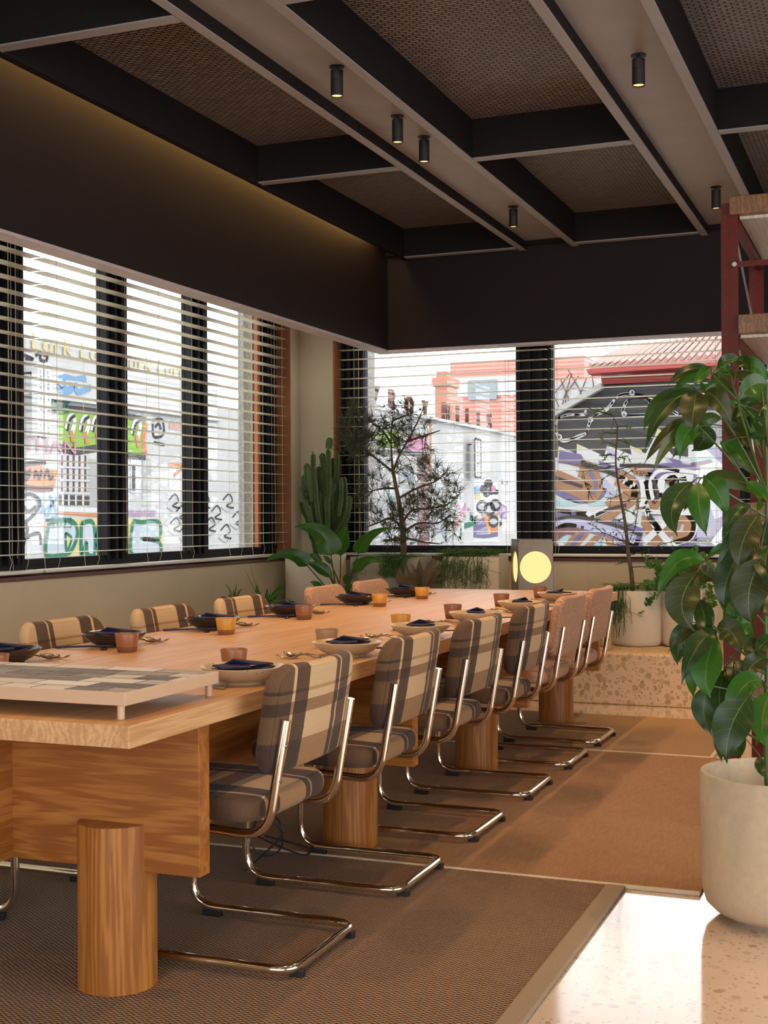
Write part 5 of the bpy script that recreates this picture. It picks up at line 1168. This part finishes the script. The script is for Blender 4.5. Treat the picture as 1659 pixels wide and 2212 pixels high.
for (a, b, lv, sb) in (((1334, 920), (1322, 895), 6, 3), ((1322, 895), (1290, 885), 6, 3), ((1322, 898), (1268, 880), 6, 4), ((1334, 925), (1360, 925), 6, 3), ((1335, 935), (1300, 930), 8, 4), ((1333, 950), (1362, 960), 10, 4), ((1333, 965), (1300, 955), 10, 4), ((1330, 985), (1300, 985), 16, 6), ((1330, 990), (1358, 985), 14, 5), ((1331, 1000), (1265, 1010), 8, 5), ((1331, 1005), (1244, 1018), 6, 3), ((1332, 1015), (1385, 1000), 6, 4), ((1332, 1020), (1300, 1035), 10, 4), ((1335, 1035), (1385, 1008), 5, 3), ((1340, 1070), (1310, 1080), 8, 4), ((1342, 1085), (1400, 1075), 8, 5),
        ((1345, 1100), (1370, 1110), 8, 4), ((1348, 1120), (1325, 1125), 10, 4), ((1350, 1140), (1378, 1130), 6, 3), ((1353, 1175), (1300, 1150), 10, 6), ((1300, 1150), (1275, 1132), 8, 5), ((1353, 1180), (1290, 1170), 4, 4), ((1356, 1190), (1372, 1140), 6, 4), ((1372, 1140), (1380, 1090), 3, 2), ((1358, 1200), (1410, 1185), 4, 4), ((1362, 1225), (1420, 1222), 5, 3), ((1360, 1215), (1330, 1220), 5, 3), ((1352, 1175), (1330, 1140), 4, 3), ((1410, 1185), (1455, 1170), 6, 4)): twig(T(*a), T(b[0], b[1], 8.70+random.uniform(-.08, .08)), .0032, lv, sb)
rel(m, org).build('trunk', 'bark', t, smooth=True); rel(tw, org).build('twigs', 'twig', t); rel(lf, org); lf.build('leaves', 'leaf_ivy', t)
m = MB(); tuft(m, 1362, 1272, 8.66, .10, .05, 160, 31); strands(m, 1322, 1352, 1272, 8.62, 110, .32, 32, .02, .03, .03)
rel(m, org); m.build('trailing_strands', 'strand', t)

# --- ivy in the second pot
org = Vector((-1.33, 8.74, .326)); t = thing('potted_ivy', 'ivy trailing over the round white pot half hidden by the umbrella tree', 'potted plant', org)
pot(t, .185, .40, 'planter', rb=.95)
lf = MB(); st = MB(); random.seed(15)
def ivy_leaf(p, d, s):
    n1 = (CAM-p).normalized(); n1 = (n1+Vector((random.gauss(0, .5), random.gauss(0, .3), random.gauss(.3, .5)))).normalized(); u = (d-n1*d.dot(n1)).normalized(); v = n1.cross(u)
    P2 = [(0, 0), (.25, -.35), (-.05, -.55), (.35, -.62), (.62, -.30), (1.0, 0), (.62, .30), (.35, .62), (-.05, .55), (.25, .35)]
    c = p+u*.3*s; ring = [p+(u*a+v*b)*s + n1*(-.08*s if i % 2 else 0) for i, (a, b) in enumerate(P2)]
    for i in range(10): lf.quad([c, ring[i], ring[(i+1) % 10]])
for path in ([(1440, 1262), (1425, 1268), (1410, 1275), (1400, 1290), (1392, 1310), (1385, 1325)], [(1450, 1255), (1430, 1255), (1415, 1262), (1395, 1268)], [(1460, 1250), (1440, 1235), (1420, 1220), (1405, 1210)], [(1480, 1240), (1500, 1215), (1510, 1200), (1495, 1190)], [(1470, 1260), (1460, 1285), (1450, 1300)], [(1500, 1250), (1520, 1265), (1530, 1290), (1535, 1310)], [(1490, 1240), (1530, 1230), (1550, 1245)], [(1450, 1240), (1470, 1220), (1490, 1225)], [(1430, 1245), (1450, 1250), (1500, 1245), (1540, 1240)], [(1440, 1240), (1480, 1230), (1530, 1225)]):
    P3 = [T(x, y, 8.58+random.uniform(-.05, .05)) for x, y in sm(path, 4)]; st.tube(P3, .0022, 5)
    for i, p in enumerate(P3):
        for _ in range(3):
            d = Vector((random.gauss(0, 1), random.gauss(-.3, .4), random.gauss(-.2, .8))).normalized(); q = p+d*.02; st.tube([p, q], .001, 3, cap=False); ivy_leaf(q, d, random.uniform(.025, .045))
rel(lf, org); lf.build('ivy_leaves', 'leaf_ivy', t); rel(st, org).build('vines', 'stem', t)

# --- small plants on the plinth beside the left wall
def q8(x, y): return (380+x/3.456, 1230+y/3.456)
def T8(x, y, Y): return py_(*q8(x, y), Y)
def mini(name, label, X, Y, leaves, mat, root, shape='blade', potr=.11):
    org = Vector((X, Y, .326)); t = thing(name, label, 'potted plant', org); pot(t, potr, .20, 'planter'); m = MB(); r_ = T8(*root, Y)
    st = MB().tube([Vector((X, Y, .50)), r_], .012, 8)
    for i, (t_, w_, c_) in enumerate(leaves): leaf(m, T8(root[0]+(i % 5-2)*6, root[1], Y), T8(*t_, Y-.04+.02*(i % 4)), w_/3.456*Y*1.13/F_PX, T8(*c_, Y), .2*((i % 3)-1), .3, .01, shape=shape, seed=i)
    rel(m, org); m.build('foliage', [mat, 'leaf_vein'], t, smooth=True); rel(st, org).build('stem', 'stem', t, smooth=True)
mini('potted_agave', 'rosette plant with curling leaves behind the plaid window chairs', -3.98, 7.22, [((318, 242), 28, (340, 190)), ((358, 108), 14, (420, 130)), ((455, 108), 18, (440, 170)), ((497, 148), 24, (460, 150)), ((523, 212), 22, (500, 180)), ((350, 225), 26, (380, 180)), ((400, 250), 26, (390, 190)), ((480, 240), 26, (470, 190)), ((430, 150), 22, (430, 190)), ((388, 195), 20, (400, 170)), ((510, 250), 22, (490, 200)), ((330, 215), 20, (370, 180)), ((450, 260), 26, (450, 210))], 'leaf_big', (430, 290))
mini('potted_snake_plant', 'dark pointed snake plant leaves in the corner by the left wall', -3.94, 7.66, [((606, 98), 38, (595, 170)), ((682, 135), 28, (680, 180)), ((824, 95), 55, (770, 130)), ((716, 150), 10, (700, 180)), ((770, 230), 20, (720, 200))], 'leaf_big', (675, 280), 'ovate')
mini('potted_spider_plant', 'arching grassy spider plant beside the snake plant', -3.93, 7.50, [((805, 178), 10, (730, 150)), ((900, 235), 7, (820, 190)), ((780, 275), 10, (740, 190)), ((585, 190), 10, (640, 170)), ((770, 205), 9, (700, 170)), ((740, 240), 9, (710, 180)), ((600, 235), 9, (620, 190)), ((515, -5), 9, (560, 100)), ((545, -110), 7, (560, 60)), ((700, 270), 9, (690, 210)), ((760, 290), 9, (740, 220)), ((690, 150), 8, (680, 190)), ((800, 165), 8, (740, 140)), ((820, 250), 8, (760, 190))], 'leaf_ivy', (660, 300))
mini('potted_broad_leaf_plant', 'low plant with a few broad green leaves beside the pink window chair', -3.86, 7.85, [((800, 238), 45, (820, 240)), ((895, 258), 45, (870, 225)), ((850, 225), 45, (850, 250)), ((930, 275), 35, (900, 250))], 'leaf_big', (845, 300), 'ovate')
